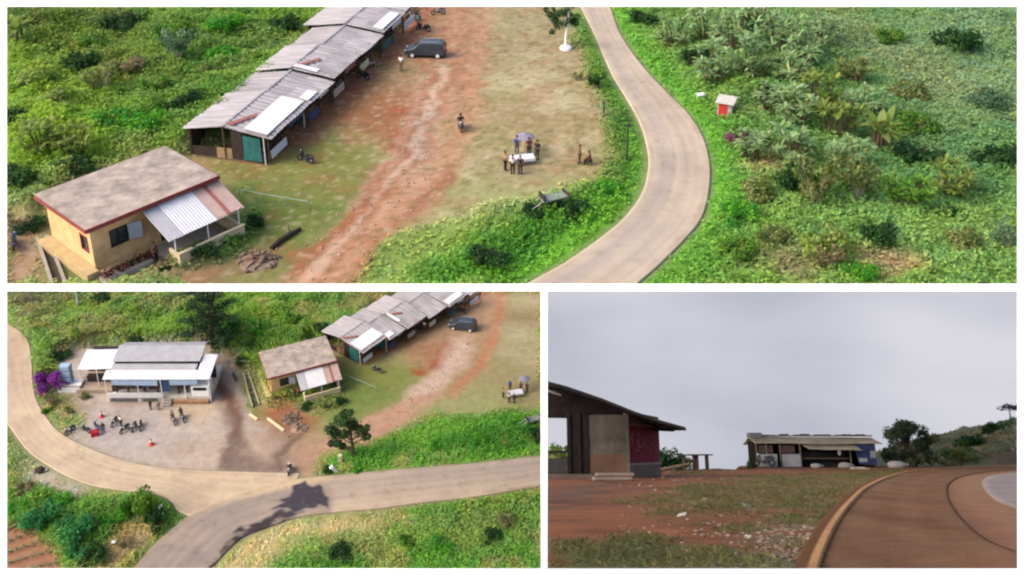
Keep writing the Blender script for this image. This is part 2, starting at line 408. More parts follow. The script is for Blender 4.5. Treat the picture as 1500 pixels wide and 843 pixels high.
def shrub(name, kind, pal, land, p, r, label, cat='shrub', group=None, hz=1.0, variant=0):
    key = (kind, pal, variant)
    if key not in PROTO:
        o = thing(name, label, cat, land, p, 0, group); shrub_parts(kind, pal, hash(kind) % 1 + 13*variant+len(pal)*7+len(kind), o); PROTO[key] = o
        place(o, land, p, variant*2.0, (r, r, r*hz)); return o
    o = dup(PROTO[key], label, land, p, random.uniform(0, 6.28), (r*random.uniform(.9, 1.1), r*random.uniform(.9, 1.1), r*hz)); o.name = name
    LAND_OF[o.name] = land; o['category'] = cat
    if group: o['group'] = group
    elif 'group' in o: del o['group']
    return o
def undergrowth(name, ground, n, size, label, cat, seed, land_rect, tall=1.0, dens=None, lv=4, bright=2.3, wr=.5, tint=None):
    """ground cover: countless small leaves following the ground's own colour"""
    rng = np.random.default_rng(seed); x0, x1, y0, y1 = land_rect
    x = rng.uniform(x0, x1, n*3); y = rng.uniform(y0, y1, n*3); i = ground.idx(x, y); ok = rng.random(len(x)) < np.where(ground.veg[i] < .14, 0, ground.veg[i])
    x, y, i = x[ok][:n], y[ok][:n], i[ok][:n]; N = len(x)
    hgt = (.35+1.3*np.clip(fbm(x*.35+3, y*.35+8, 3)-.35, 0, 1)*2)*np.clip(ground.veg[i], .15, 1)**1.6
    X = np.repeat(x, lv)+rng.normal(0, .18*size/.4, N*lv); Y = np.repeat(y, lv)+rng.normal(0, .18*size/.4, N*lv)
    Z = np.repeat(ground.h[i], lv)+rng.random(N*lv)*np.repeat(hgt, lv)*tall*.7+.03
    l = size*rng.uniform(.55, 1.5, N*lv)
    u = _unit(np.stack([rng.normal(0, .8, N*lv), rng.normal(0, .8, N*lv), rng.uniform(.0, .7, N*lv)], 1)); v = _unit(np.cross(np.array([0, 0, 1.0])+rng.normal(0, .38, (N*lv, 3)), u))
    base = ground.c[i] if tint is None else ground.c[i]*(1-tint[1])+np.array(tint[0])[None, :]*tint[1]
    tuft = np.exp(rng.normal(0, .13, N)); sp = fbm(x*.9+77, y*.9+13, 3)-.5
    c = base*tuft[:, None]*np.stack([1+sp*.5, 1+sp*.15, 1-sp*.5], 1)*bright
    c = c*.95+.05*c.mean(1)[:, None]
    col = jit(np.repeat(c, lv, 0), N*lv, rng, .12, .06)
    co, f = leaf_quads(np.stack([X, Y, Z], 1), u, v, l, l*wr)
    o = raw_mesh(name, co, f, np.repeat(col, 4, 0), LEAF, ground.land); tag(o, label, cat, kind='stuff'); return o
# ------------------------------------------------------------------ people, motorcycles, car
SKIN = mat('skin', alb(150, 104, 80), var=.05, rough=.6)
HAIR = mat('hair', (.012, .01, .009), var=.1, rough=.5)
RUBBER = mat('rubber', (.018, .018, .019), var=.2, rough=.8)
STEEL = mat('steel', (.42, .43, .45), var=.1, rough=.35, metal=.8)
DARKMETAL = mat('dark_metal', (.05, .05, .055), var=.2, rough=.5, metal=.3)
GLASS = mat('dark_glass', (.03, .04, .05), var=.05, rough=.08, spec=.6)
LENS = mat('lamp_lens', (.7, .7, .68), var=.03, rough=.15, spec=.6)
REDLENS = mat('red_lens', (.35, .02, .02), var=.05, rough=.2)
CLOTH = {k: mat(k+'_cloth', v, var=.15, scale=6, rough=.9) for k, v in dict(black=(.016, .016, .02), white=(.72, .72, .70), blue=(.06, .10, .30), maroon=(.16, .03, .05),
        grey=(.20, .20, .22), denim=(.05, .07, .13), green=(.05, .30, .25), khaki=(.28, .24, .16), red=(.50, .04, .05), brown=(.13, .09, .06)).items()}
def skin_mesh(name, joints, edges):
    """one continuous surface grown round a skeleton: joint -> (x,y,z,radius)"""
    ks = list(joints); me = bpy.data.meshes.new(name); me.from_pydata([joints[k][:3] for k in ks], [(ks.index(a), ks.index(b)) for a, b in edges], [])
    o = bpy.data.objects.new(name, me); COL.objects.link(o); sk = o.modifiers.new('skin', 'SKIN')
    if not me.skin_vertices: me.attributes.new('skin', 'FLOAT', 'POINT') if False else None
    lay = me.skin_vertices[0].data if me.skin_vertices else None
    if lay is None:
        bpy.context.view_layer.objects.active = o; bpy.ops.mesh.customdata_skin_add(); lay = me.skin_vertices[0].data
    for i, k in enumerate(ks): lay[i].radius = (joints[k][3], joints[k][3]); lay[i].use_root = (i == 0)
    ss = o.modifiers.new('sub', 'SUBSURF'); ss.levels = 1; ss.render_levels = 1
    bpy.context.view_layer.update(); r = bpy.data.meshes.new_from_object(o.evaluated_get(bpy.context.evaluated_depsgraph_get()))
    bpy.data.objects.remove(o); r.name = name; r.polygons.foreach_set('use_smooth', [True]*len(r.polygons)); return r
def pose_joints(pose):
    J = dict(pelvis=(0, 0, .96, .125), waist=(0, 0, 1.12, .115), chest=(0, .0, 1.32, .135), neck=(0, .0, 1.49, .055), chin=(0, .02, 1.57, .075), head=(0, .02, 1.68, .088))
    for s, n in ((-1, 'l'), (1, 'r')):
        J['sh'+n] = (s*.19, 0, 1.41, .062); J['el'+n] = (s*.25, -.03, 1.14, .045); J['wr'+n] = (s*.26, .06, .90, .032); J['pa'+n] = (s*.26, .09, .83, .030)
        J['hp'+n] = (s*.10, 0, .88, .092); J['kn'+n] = (s*.11, .03, .49, .062); J['an'+n] = (s*.11, -.01, .09, .042); J['to'+n] = (s*.13, .16, .035, .036)
    if pose in ('ride', 'sit'):
        dz = .80-.96 if pose == 'ride' else .48-.96
        for k in list(J):
            x, y, z, r = J[k]
            if k[:2] not in ('kn', 'an', 'to'): J[k] = (x, y+(z-.96)*(.10), z+dz, r)
        for s, n in ((-1, 'l'), (1, 'r')):
            if pose == 'ride':
                J['kn'+n] = (s*.20, .40, .66, .062); J['an'+n] = (s*.17, .30, .27, .042); J['to'+n] = (s*.17, .46, .22, .036)
                J['el'+n] = (s*.30, .22, 1.04, .045); J['wr'+n] = (s*.30, .46, 1.02, .032); J['pa'+n] = (s*.29, .53, 1.01, .03)
            else:
                J['kn'+n] = (s*.15, .42, .50, .062); J['an'+n] = (s*.15, .40, .09, .042); J['to'+n] = (s*.16, .56, .035, .036)
                J['el'+n] = (s*.27, .12, .74, .045); J['wr'+n] = (s*.16, .32, .60, .032); J['pa'+n] = (s*.12, .38, .59, .03)
    if pose == 'reach':
        for s, n in ((-1, 'l'), (1, 'r')): J['el'+n] = (s*.26, .16, 1.18, .045); J['wr'+n] = (s*.20, .40, 1.08, .032); J['pa'+n] = (s*.18, .48, 1.06, .03)
    return J
E_BODY = [('pelvis', 'waist'), ('waist', 'chest'), ('chest', 'neck'), ('neck', 'chin'), ('chin', 'head')]+[e for n in 'lr' for e in
          (('chest', 'sh'+n), ('sh'+n, 'el'+n), ('el'+n, 'wr'+n), ('wr'+n, 'pa'+n), ('pelvis', 'hp'+n), ('hp'+n, 'kn'+n), ('kn'+n, 'an'+n), ('an'+n, 'to'+n))]
_BODY = {}
def body_meshes(pose):
    if pose in _BODY: return _BODY[pose]
    J = pose_joints(pose); body = skin_mesh('body', J, E_BODY)
    m = MB()                                        # fingers, thumb, nose, ears joined to the body surface
    for s, n in ((-1, 'l'), (1, 'r')):
        w, p = Vector(J['wr'+n][:3]), Vector(J['pa'+n][:3]); d = (p-w).normalized(); sd = Vector((0, 1, 0)).cross(d); sd = sd.normalized() if sd.length > .3 else Vector((1, 0, 0))
        sd = d.cross(Vector((s, 0, 0))).normalized() if pose in ('stand',) else Vector((s, 0, 0)); cu = sd.cross(d).normalized()
        for k, ln in enumerate((.066, .078, .072, .055)):
            b = p+d*.01+sd*(.026-.0175*k); m.tube([b, b+d*ln*.5, b+d*ln*.85+cu*ln*.3], [.0095, .0085, .006], 5)
        m.tube([w+d*.03+sd*.025, w+d*.07+sd*.055, w+d*.10+sd*.06], [.012, .010, .007], 5)
    hx, hy, hz, hr = J['head']
    m.tube([(hx, hy+hr*.85, hz-.0), (hx, hy+hr*1.12, hz-.03)], [.008, .016], 5)
    for s in (-1, 1): m.ball((hx+s*hr*.98, hy-.005, hz-.02), (.012, .02, .03), 5, 4)
    o = bpy.data.objects.new('tmp', m.mesh('tmp')); bm = bmesh.new(); bm.from_mesh(body); bm.from_mesh(o.data); bm.to_mesh(body); bm.free(); bpy.data.objects.remove(o)
    def grow(keys, extra, edges):
        K_ = {k: (*J[k][:3], J[k][3]+extra) for k in keys}; return K_, [e for e in edges if e[0] in K_ and e[1] in K_]
    JS, ES = grow(['pelvis', 'waist', 'chest', 'shl', 'shr', 'ell', 'elr'], .018, E_BODY); JS['neck'] = (*[a*.55+b*.45 for a, b in zip(J['chest'][:3], J['neck'][:3])], .075); ES.append(('chest', 'neck'))
    JT, ET = grow(['pelvis', 'hpl', 'hpr', 'knl', 'knr', 'anl', 'anr'], .014, E_BODY); 
    JT['pelvis'] = (*J['pelvis'][:3], J['pelvis'][3]+.008)
    hair = MB().ball((hx, hy-.018, hz+.035), (hr*1.08, hr*1.1, hr*.98), 10, 7).mesh('hair')
    helm = MB().ball((hx, hy-.005, hz+.02), (.135, .15, .135), 12, 8).mesh('helmet')
    shoe = MB()
    for n in 'lr':
        a, t = J['an'+n], J['to'+n]; shoe.tube([(a[0], a[1]-.04, t[2]+.012), (a[0], a[1]+.06, t[2]+.014), (t[0], t[1]+.03, t[2]+.004)], [.05, .052, .04], 7)
    _BODY[pose] = dict(body=body, shirt=skin_mesh('shirt', JS, ES), trousers=skin_mesh('trousers', JT, ET), hair=hair, helmet=helm, shoes=shoe.mesh('shoes')); return _BODY[pose]
def person(pose, land, p, rz, shirt, trousers, label, group=None, helmet=None, s=1.0, parent_rider=False):
    o = thing('person', label, 'person', land, p, rz, group, s); D = body_meshes(pose)
    def put(k, m):
        me = D[k].copy(); me.materials.clear(); me.materials.append(m); q = bpy.data.objects.new(k, me); COL.objects.link(q); q.parent = o
        me.polygons.foreach_set('use_smooth', [True]*len(me.polygons)); return q
    put('body', SKIN); put('shirt', CLOTH[shirt]); put('trousers', CLOTH[trousers]); put('shoes', RUBBER)
    if helmet: put('helmet', helmet)
    else: put('hair', HAIR)
    return o
PAINT = {k: mat(k+'_paint', v, var=.06, rough=.3, spec=.5) for k, v in dict(black=(.02, .02, .024), red=(.42, .03, .03), blue=(.04, .09, .25), white=(.7, .7, .7), grey=(.16, .17, .18)).items()}
_BIKE = {}
def motorcycle(land, p, rz, colour, label, group=None, lean=.12, s=1.0):
    """underbone motorcycle facing local +y"""
    if colour in _BIKE: return dup(_BIKE[colour], label, land, p, rz, s, group, (0, lean))
    o = thing('motorcycle', label, 'motorcycle', land, p, rz, group, s)
    for y in (-.62, .62):
        w = MB().wheel((0, y, .29), .29, .10).build('wheel', RUBBER, o, smooth=True)
        m = MB()
        for k in range(6):
            a = k*math.pi/3; m.tube([(0, y, .29), (0, y+.20*math.cos(a), .29+.20*math.sin(a))], .014, 4)
        m.tube([(-.05, y, .29), (.05, y, .29)], .04, 7); m.build('rim', STEEL, w)
    b = MB()
    b.extrude_y([(-.9, .62), (-.86, .74), (-.55, .74), (-.12, .64), (.1, .42), (.24, .40), (.34, .9), (.42, .95), (.46, .8), (.36, .36), (.16, .27), (-.2, .33), (-.5, .42)], -.11, .11, .12)
    b.v = [(q[1], q[0], q[2]) for q in b.v]; b.build('body', PAINT[colour], o)
    st = MB().extrude_y([(-.72, .75), (-.68, .82), (-.3, .80), (-.02, .74), (-.05, .68), (-.5, .72)], -.12, .12, .1); st.v = [(q[1], q[0], q[2]) for q in st.v]; st.build('seat', RUBBER, o)
    MB().tube([(-.06, .62, .29), (-.06, .44, .84)], .028, 6).tube([(.06, .62, .29), (.06, .44, .84)], .028, 6).build('fork', DARKMETAL, o)
    h = MB().tube([(-.33, .30, 1.03), (-.2, .40, 1.0), (0, .42, .97), (.2, .40, 1.0), (.33, .30, 1.03)], .018, 6).build('handlebar', DARKMETAL, o)
    for sx in (-1, 1): MB().tube([(sx*.24, .37, 1.01), (sx*.30, .36, 1.14)], .009, 4).ball((sx*.31, .355, 1.18), (.06, .015, .04), 7, 5).build('mirror', DARKMETAL, h)
    MB().ball((0, .47, .93), (.09, .07, .075), 8, 6).build('headlight', LENS, o)
    MB().ball((0, -.9, .68), (.08, .04, .05), 7, 5).build('tail_light', REDLENS, o)
    MB().box(-.14, -.25, .22, .14, .12, .46, .04).build('engine', DARKMETAL, o)
    MB().tube([(.13, .0, .26), (.15, -.5, .32), (.15, -.85, .40)], [.03, .045, .05], 7).build('exhaust', STEEL, o)
    MB().box(-.10, -.86, .56, .10, -.44, .585, .01).build('rear_mudguard', DARKMETAL, o)
    MB().tube([(-.1, -.1, .26), (-.22, -.16, .01)], .014, 5).build('side_stand', STEEL, o)
    _BIKE[colour] = o; place(o, land, p, rz, s, (0, lean)); return o
def minivan(land, p, rz, label, s=1.0):
    """dark people carrier, nose at local -x"""
    body = mat('car_paint', (.028, .036, .050), var=.05, rough=.28, spec=.6); o = thing('car', label, 'car', land, p, rz, None, s)
    prof = [(-2.12, .42), (-2.16, .66), (-2.08, .84), (-1.32, 1.02), (-.62, 1.60), (-.30, 1.70), (1.55, 1.72), (1.92, 1.62), (2.12, 1.05), (2.14, .55), (2.06, .36), (-2.0, .34)]
    m = MB(); ys = [(-.85, .93, 0), (-.80, .99, 0), (.80, .99, 0), (.85, .93, 0)]; n = len(prof); vs = []
    for y, k, _ in ys:
        for x, z in prof: vs.append((x*k+.0, y*(1-.16*max(0, z-1.0)/.7), .36+(z-.36)*(k if z > 1 else 1)))
    fs = [tuple(range(n)), tuple(range(4*n-1, 3*n-1, -1))]
    for r in range(3):
        for i in range(n): fs.append((r*n+i, (r+1)*n+i, (r+1)*n+(i+1) % n, r*n+(i+1) % n))
    m.add(vs, fs).build('body', body, o)
    for y in (-1, 1):
        def wy(z): return y*(.852*(1-.16*max(0, z-1.0)/.7)+.006)
        for x0, x1, x2, x3 in ((-1.08, -.18, -.18, -.62), (-.10, .72, .72, -.10), (.80, 1.86, 1.66, .80)):
            MB().add([(x0, wy(1.06), 1.06), (x1, wy(1.06), 1.06), (x2, wy(1.54), 1.54), (x3, wy(1.54), 1.54)]+[(x0, wy(1.06)-y*.03, 1.06), (x1, wy(1.06)-y*.03, 1.06), (x2, wy(1.54)-y*.03, 1.54), (x3, wy(1.54)-y*.03, 1.54)],
                     [(0, 1, 2, 3), (4, 5, 6, 7), (0, 1, 5, 4), (1, 2, 6, 5), (2, 3, 7, 6), (3, 0, 4, 7)]).build('side_window', GLASS, o)
        for x in (-1.34, 1.36):
            w = MB().wheel((x, y*.77, .32), .33, .2, 'y', 18).build('wheel', RUBBER, o, smooth=True)
            q = MB().tube([(x, y*.80, .32), (x, y*.885, .32)], [.215, .20], 12)
            q.build('hubcap', mat('hubcap', (.6, .6, .6), var=.05, rough=.4), w)
        MB().box(-2.13, y*.62-.16, .66, -2.02, y*.62+.16, .84, .03).build('headlight', LENS, o)
        MB().box(2.02, y*.70-.09, .80, 2.13, y*.70+.09, 1.30, .03).build('tail_light', REDLENS, o)
        MB().box(-.95, y*.88-.06, 1.02, -.80, y*.88+.06, 1.16, .03).build('wing_mirror', body, o)
    MB().slab([(-1.30, -.70, 1.045), (-1.30, .70, 1.045), (-.68, .62, 1.585), (-.68, -.62, 1.585)], .02).build('windscreen', GLASS, o)
    MB().box(-2.18, -.8, .36, -2.0, .8, .56, .05).build('bumper', DARKMETAL, o); MB().box(2.02, -.8, .36, 2.18, .8, .58, .05).build('bumper', DARKMETAL, o)
    for y in (-.6, .6): MB().tube([(-.3, y, 1.74), (1.5, y, 1.76)], .02, 5).build('roof_rail', STEEL, o)
    return o
# ------------------------------------------------------------------ buildings
M_YEL = mat('yellow_plaster', alb(252, 212, 156), var=.10, col2=alb(226, 178, 124), scale=1.2, bump=.1)
M_CREAM = mat('cream_plaster', alb(236, 218, 180), var=.12, scale=1.5)
M_ROOFC = mat('weathered_concrete', alb(194, 178, 166), var=.2, scale=.9, col2=alb(132, 122, 114), bump=.3)
M_FASC = mat('red_fascia', alb(158, 76, 72), var=.2, scale=3)
M_TIN = mat('grey_fibre_cement', alb(194, 190, 193), var=.12, scale=.7, col2=alb(158, 152, 155), stretch=(3.2, .45, 1))
M_TIN2 = mat('darker_fibre_cement', alb(182, 179, 183), var=.14, scale=.6, col2=alb(146, 140, 143), stretch=(3.2, .45, 1))
M_WHITE = mat('white_sheet', alb(236, 236, 242), var=.05, scale=1)
M_PINK = mat('pinkish_sheet', alb(206, 178, 170), var=.1, scale=1.5)
M_RUST = mat('rust_red_sheet', alb(176, 112, 104), var=.2, scale=3)
M_WOOD = mat('old_wood', alb(110, 88, 70), var=.35, scale=4, bump=.3)
M_DARKW = mat('dark_boards', alb(70, 60, 56), var=.35, scale=3, bump=.3)
M_BLACK = mat('dark_room', (.012, .012, .014), var=.2)  # near-black: the shade of unlit interiors put into the colour
M_CONC = mat('concrete', alb(176, 168, 156), var=.18, scale=2, bump=.2)
M_TARPB = mat('blue_tarpaulin', alb(172, 198, 228), var=.14, scale=1.4, rough=.55)
M_TARPD = mat('dark_blue_tarpaulin', alb(60, 84, 130), var=.2, scale=1.4, rough=.55)
M_TEAL = mat('teal_tarpaulin', alb(52, 120, 118), var=.25, scale=2, rough=.6)
M_GREENRAIL = mat('pale_green_paint', alb(150, 180, 150), var=.12, scale=4)
M_WPAINT = mat('white_paint', alb(228, 228, 224), var=.08, scale=3)
M_SOILHEAP = mat('rubble', alb(150, 128, 110), var=.35, scale=3, bump=.6)

def yellow_house(land, p, rz, label, s=1.0):
    o = thing('yellow_house', label, 'house', land, p, rz, None, s); X1, Y1 = 10.2, 7.1
    w = MB(); a0, a1, b0, b1, h = .45, 9.75, .5, 6.65, 3.68; t = .18
    wins = [(1.75, 3.05, 1.55, 2.85), (5.4, 6.3, .35, 2.45)]
    xs = [a0, 1.75, 3.05, 5.4, 6.3, a1]                     # front wall with its two openings
    for i in range(5):
        op = [q for q in wins if q[0] == xs[i]]
        if op: w.box(xs[i], b0, .0, xs[i+1], b0+t, op[0][2]); w.box(xs[i], b0, op[0][3], xs[i+1], b0+t, h)
        else: w.box(xs[i], b0, 0, xs[i+1], b0+t, h)
    w.box(a0, b1-t, 0, a1, b1, h); w.box(a1-t, b0+t, 0, a1, b1-t, h)
    w.box(a0, b0+t, 0, a0+t, 1.0, h); w.box(a0, 1.0, 0, a0+t, 2.0, 1.5); w.box(a0, 1.0, 2.75, a0+t, 2.0, h); w.box(a0, 2.0, 0, a0+t, b1-t, h)
    wl = w.build('wall', M_YEL, o)
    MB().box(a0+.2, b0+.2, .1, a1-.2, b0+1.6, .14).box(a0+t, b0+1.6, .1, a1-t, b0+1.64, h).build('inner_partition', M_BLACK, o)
    fr = mat('window_frame_paint', alb(60, 50, 48), var=.1)
    for (x0, x1, z0, z1) in wins[:1]:
        f = MB().box(x0, b0-.05, z0, x0+.08, b0+.1, z1).box(x1-.08, b0-.05, z0, x1, b0+.1, z1).box(x0+.08, b0-.05, z1-.08, x1-.08, b0+.1, z1).box(x0+.08, b0-.05, z0, x1-.08, b0+.1, z0+.08).box((x0+x1)/2-.03, b0-.03, z0+.08, (x0+x1)/2+.03, b0+.08, z1-.08).build('window', fr, o)
        MB().box(x0+.08, b0+.09, z0+.08, x1-.08, b0+.11, z1-.08).build('pane', GLASS, f)
    MB().slab([(3.1, b0-.03, 1.62), (3.1, b0-.06, 2.85), (3.95, b0-.35, 2.85), (3.95, b0-.32, 1.62)], .05).build('shutter', mat('pale_shutter', alb(196, 204, 214), var=.08), o)
    f = MB().box(a0-.05, 1.0, 1.5, a0+.1, 1.08, 2.75).box(a0-.05, 1.92, 1.5, a0+.1, 2.0, 2.75).box(a0-.05, 1.08, 2.67, a0+.1, 1.92, 2.75).box(a0-.05, 1.08, 1.5, a0+.1, 1.92, 1.58).build('window', M_FASC, o)
    MB().box(a0+.08, 1.08, 1.58, a0+.11, 1.92, 2.67).build('pane', GLASS, f)
    d = MB().box(5.42, b0+.05, .35, 6.28, b0+.11, 2.43).build('door', M_DARKW, o); MB().ball((5.52, b0+.02, 1.35), .05, 6, 4).build('handle', STEEL, d)
    rf = MB().slab([(0, 0, 3.90), (X1, 0, 3.90), (X1, Y1, 4.02), (0, Y1, 4.02)], .12).box(.3, .3, 3.68, X1-.3, Y1-.3, 3.77).build('roof', M_ROOFC, o)
    MB().box(-.03, -.07, 3.62, X1+.03, -.002, 3.915).box(-.07, -.07, 3.62, -.032, Y1+.05, 3.93).box(X1+.032, -.07, 3.62, X1+.07, Y1+.05, 3.93).build('fascia', M_FASC, rf)
    MB().prism([(-.45, -.05), (.4, -.05), (.4, 6.9), (-.45, 6.9)], -.2, .62).box(.4, -.05, -.2, 4.2, .47, .35).build('plinth', mat('sandy_plinth', alb(205, 180, 132), var=.14, scale=1.5), o)
    # porch
    MB().box(4.5, -3.3, -.2, 9.9, .47, .2).build('porch_floor', M_CONC, o)
    bw = MB().box(4.7, -3.3, .2, 9.8, -3.16, 1.22).box(4.56, -3.3, .2, 4.7, -2.0, 1.22).box(9.66, -3.16, .2, 9.8, .47, 1.2).build('porch_wall', M_CREAM, o)
    MB().box(4.5, -3.36, 1.22, 9.86, -3.1, 1.29).build('coping', M_CREAM, bw)
    cn = MB().sheet([(4.15, .45, 3.58), (5.3, .45, 3.58), (5.3, -2.95, 2.30), (4.15, -2.95, 2.30)], .03, 7, .02, 0, 3).build('canopy_sheet', mat('pale_grey_sheet', alb(198, 198, 206), var=.06), o, 'pale grey corrugated canopy sheet')
    MB().sheet([(5.32, .45, 3.60), (8.0, .45, 3.60), (8.0, -2.95, 2.33), (5.32, -2.95, 2.33)], .03, 12, .02, 0, 4).build('canopy_sheet', M_WHITE, o, 'bright white canopy sheet')
    MB().sheet([(8.02, .45, 3.56), (8.9, .45, 3.56), (8.9, -2.9, 2.30), (8.02, -2.9, 2.30)], .03, 5, .02, 0, 5).build('canopy_sheet', M_PINK, o, 'weathered pinkish canopy sheet')
    MB().sheet([(8.92, .45, 3.58), (9.2, .45, 3.58), (9.2, -2.9, 2.32), (8.92, -2.9, 2.32)], .03, 2, .02, 0, 6).build('canopy_sheet', M_RUST, o, 'narrow rust red canopy sheet')
    MB().sheet([(9.22, .45, 3.56), (10.3, .45, 3.56), (10.3, -2.85, 2.30), (9.22, -2.85, 2.30)], .03, 5, .02, 0, 7).build('canopy_sheet', M_PINK, o, 'weathered pinkish canopy sheet')
    for x, y in ((4.63, -2.8), (7.2, -2.8), (9.73, -2.8)):
        MB().tube([(x, y, .2), (x, y, 2.36)], .05, 6).build('post', M_WPAINT, o)
    MB().tube([(4.3, -2.8, 2.31), (10.1, -2.8, 2.31)], .04, 5).build('canopy_beam', M_WOOD, o)
    return o

def stall(land, p, rz, L_, label, roof_m, white=None, stripe=None, rng=0, end_open=True, s=1.0, rust=False, W=7.9, z_off=0.0):
    """one bay of the stall row: x along the row, y across (y=0 is the yard side)"""
    o = thing('food_stall', label, 'stall', land, p, rz, 'roofed food stalls in a long row beside the yard', s); rr = random.Random(rng)
    RY, RZ, EZ, BZ = 4.2, 3.15+z_off, 2.5+z_off, 2.6+z_off
    rf = MB().sheet([(-.05, RY, RZ), (L_+.05, RY, RZ), (L_+.05, -.1, EZ), (-.05, -.1, EZ)], .03, int(L_*1.6), .045, .04, rng).sheet([(-.05, RY+.02, RZ), (L_+.05, RY+.02, RZ), (L_+.1, W, BZ), (-.1, W, BZ)], .03, int(L_*1.6), .045, .04, rng+3).build('roof', roof_m, o)
    sl0 = lambda y: EZ+(RZ-EZ)*(y+.1)/(RY+.1)
    MB().sheet([(.05, 2.15, sl0(2.15)+.075), (L_*.97, 2.2, sl0(2.2)+.075), (L_*.98, -.3, sl0(-.3)+.05), (-.02, -.22, sl0(-.22)+.05)], .025, int(L_*1.6), .045, .05, rng+11).build('roof_sheet', M_TIN2 if roof_m is M_TIN else M_TIN, rf, 'lower course of overlapping roof sheets')
    sl = lambda y: .13+EZ+(RZ-EZ)*(y+.1)/(RY+.1)
    if white:
        for x0, x1, y0, y1 in white:
            MB().sheet([(x0, y1, sl(y1)+.07), (x1, y1, sl(y1)+.07), (x1, y0, sl(y0)+.07), (x0, y0, sl(y0)+.07)], .02, int((x1-x0)*3)+2, .02, .01, 5).build('roof_sheet', M_WHITE, rf, 'bright white replacement sheet')
    if rust:
        MB().sheet([(.2, 4.0, sl(4.0)+.06), (3.1, 2.7, sl(2.7)+.06), (3.0, 2.4, sl(2.4)+.06), (.2, 3.5, sl(3.5)+.06)], .02, 6, .02, .0, 5).build('roof_sheet', M_RUST, rf, 'rust red patch on roof')
    MB().box(-.12, RY-.12, RZ+.015, L_+.08, RY+.14, RZ+.06).build('ridge_cap', roof_m, rf)
    # posts, floor, walls
    for x in [.12, L_*.5, L_-.12]:
        MB().tube([(x, .25, -.2), (x, .25, sl(.25)-.04)], .055, 6).build('post', M_WOOD, o)
    for x in (.12, L_-.12): MB().tube([(x, W-.4, -.3), (x, W-.4, BZ-.02)], .055, 6).build('post', M_WOOD, o)
    MB().box(0.0, 1.2, -.2, L_, W-.5, .16).build('floor', mat('packed_floor', alb(130, 104, 84), var=.2), o)
    MB().box(0.05, W-.62, .16, L_-.05, W-.55, BZ-.03).build('back_wall', M_DARKW, o)
    MB().box(L_-.11, 1.4, .16, L_-.03, W-.63, BZ-.15).build('partition', M_DARKW, o)
    MB().box(.3, 2.2, .16, L_-.5, 2.75, 1.0).build('counter', M_WOOD, o)
    c = [M_WHITE, M_TARPD, M_PINK, M_CREAM, M_TEAL][rng % 5]
    MB().slab([(.5, .28, 1.05), (L_*.45, .28, 1.05), (L_*.45, .20, .35), (.5, .20, .35)], .03).build('front_screen', c, o)
    MB().box(L_*.55, .3, 1.55, L_-.4, .34, 2.15).build('hanging_cloth', [M_TARPD, M_WHITE, M_RUST][rng % 3], o)
    b = MB().box(.6, 1.3, .42+.16, L_-.9, 1.6, .47+.16)
    for x in (.7, L_-1.0): b.box(x-.04, 1.35, .16, x+.04, 1.55, .58)
    b.build('bench', M_WOOD, o)
    if end_open:                                            # the visible gable end
        MB().box(.02, 5.0, .16, .08, 7.2, 1.0).build('end_boards', M_DARKW, o)
        MB().box(.02, 3.6, .16, .07, 5.0, 1.1).build('end_boards', mat('plywood', alb(176, 150, 112), var=.2, scale=2), o, 'pale plywood end board')
        MB().box(.02, 2.55, .16, .08, 3.55, 2.75).build('end_boards', M_DARKW, o)
        MB().slab([(.0, 2.45, 2.45), (.0, .95, 2.3), (-.12, .8, .25), (-.08, 2.5, .25)], .03).build('tarpaulin', M_TEAL, o)
        MB().box(.02, .95, .16, .06, 2.5, 2.3).build('end_boards', mat('dark_teal_boards', alb(44, 62, 70), var=.25), o)
        MB().tube([(-.05, .55, -.2), (-.05, .55, 2.5)], .05, 6).build('post', M_WPAINT, o, 'white painted corner post')
        MB().tube([(-.02, RY, .16), (-.02, RY, RZ-.05)], .05, 5).build('post', M_WOOD, o)
        MB().tube([(.0, .2, 2.45), (.0, RY, RZ-.06), (.0, W-.2, BZ-.04)], .05, 5).build('end_rafter', M_WOOD, o)
    return o

def parasol_umbrella(land, p, label, m, s=1.0):
    o = thing('umbrella', label, 'umbrella', land, p, 0, None, s); n = 8
    vs = [(0, 0, 2.35)]+[(1.1*math.cos(2*math.pi*i/n), 1.1*math.sin(2*math.pi*i/n), 1.95) for i in range(n)]+[(.6*math.cos(2*math.pi*(i+.5)/n), .6*math.sin(2*math.pi*(i+.5)/n), 2.2) for i in range(n)]
    fs = []
    for i in range(n): j = (i+1) % n; fs += [(0, 1+i, 1+n+i), (0, 1+n+i, 1+j), (1+i, 1+j, 1+n+i)]
    MB().add(vs, fs).build('canopy', m, o); MB().tube([(0, 0, 0), (0, 0, 2.4)], .025, 6).build('pole', STEEL, o)
    MB().box(-.25, -.25, 0, .25, .25, .09, .02).build('base', M_CONC, o); return o
def folding_table(land, p, rz, label, s=1.0):
    o = thing('table', label, 'table', land, p, rz, None, s); MB().box(-1.25, -.6, .74, 1.25, .6, .79, .01).build('tabletop', M_WHITE, o)
    MB().slab([(-1.27, -.62, .795), (1.27, -.62, .795), (1.27, -.64, .50), (-1.27, -.64, .50)], .01).slab([(-1.27, .62, .795), (1.27, .62, .795), (1.27, .64, .5), (-1.27, .64, .5)], .01).build('table_cloth', M_WHITE, o)
    for x in (-1.1, 1.1):
        for y in (-.48, .48): MB().tube([(x, y, 0), (x*.97, y, .74)], .022, 6).build('leg', STEEL, o)
    return o
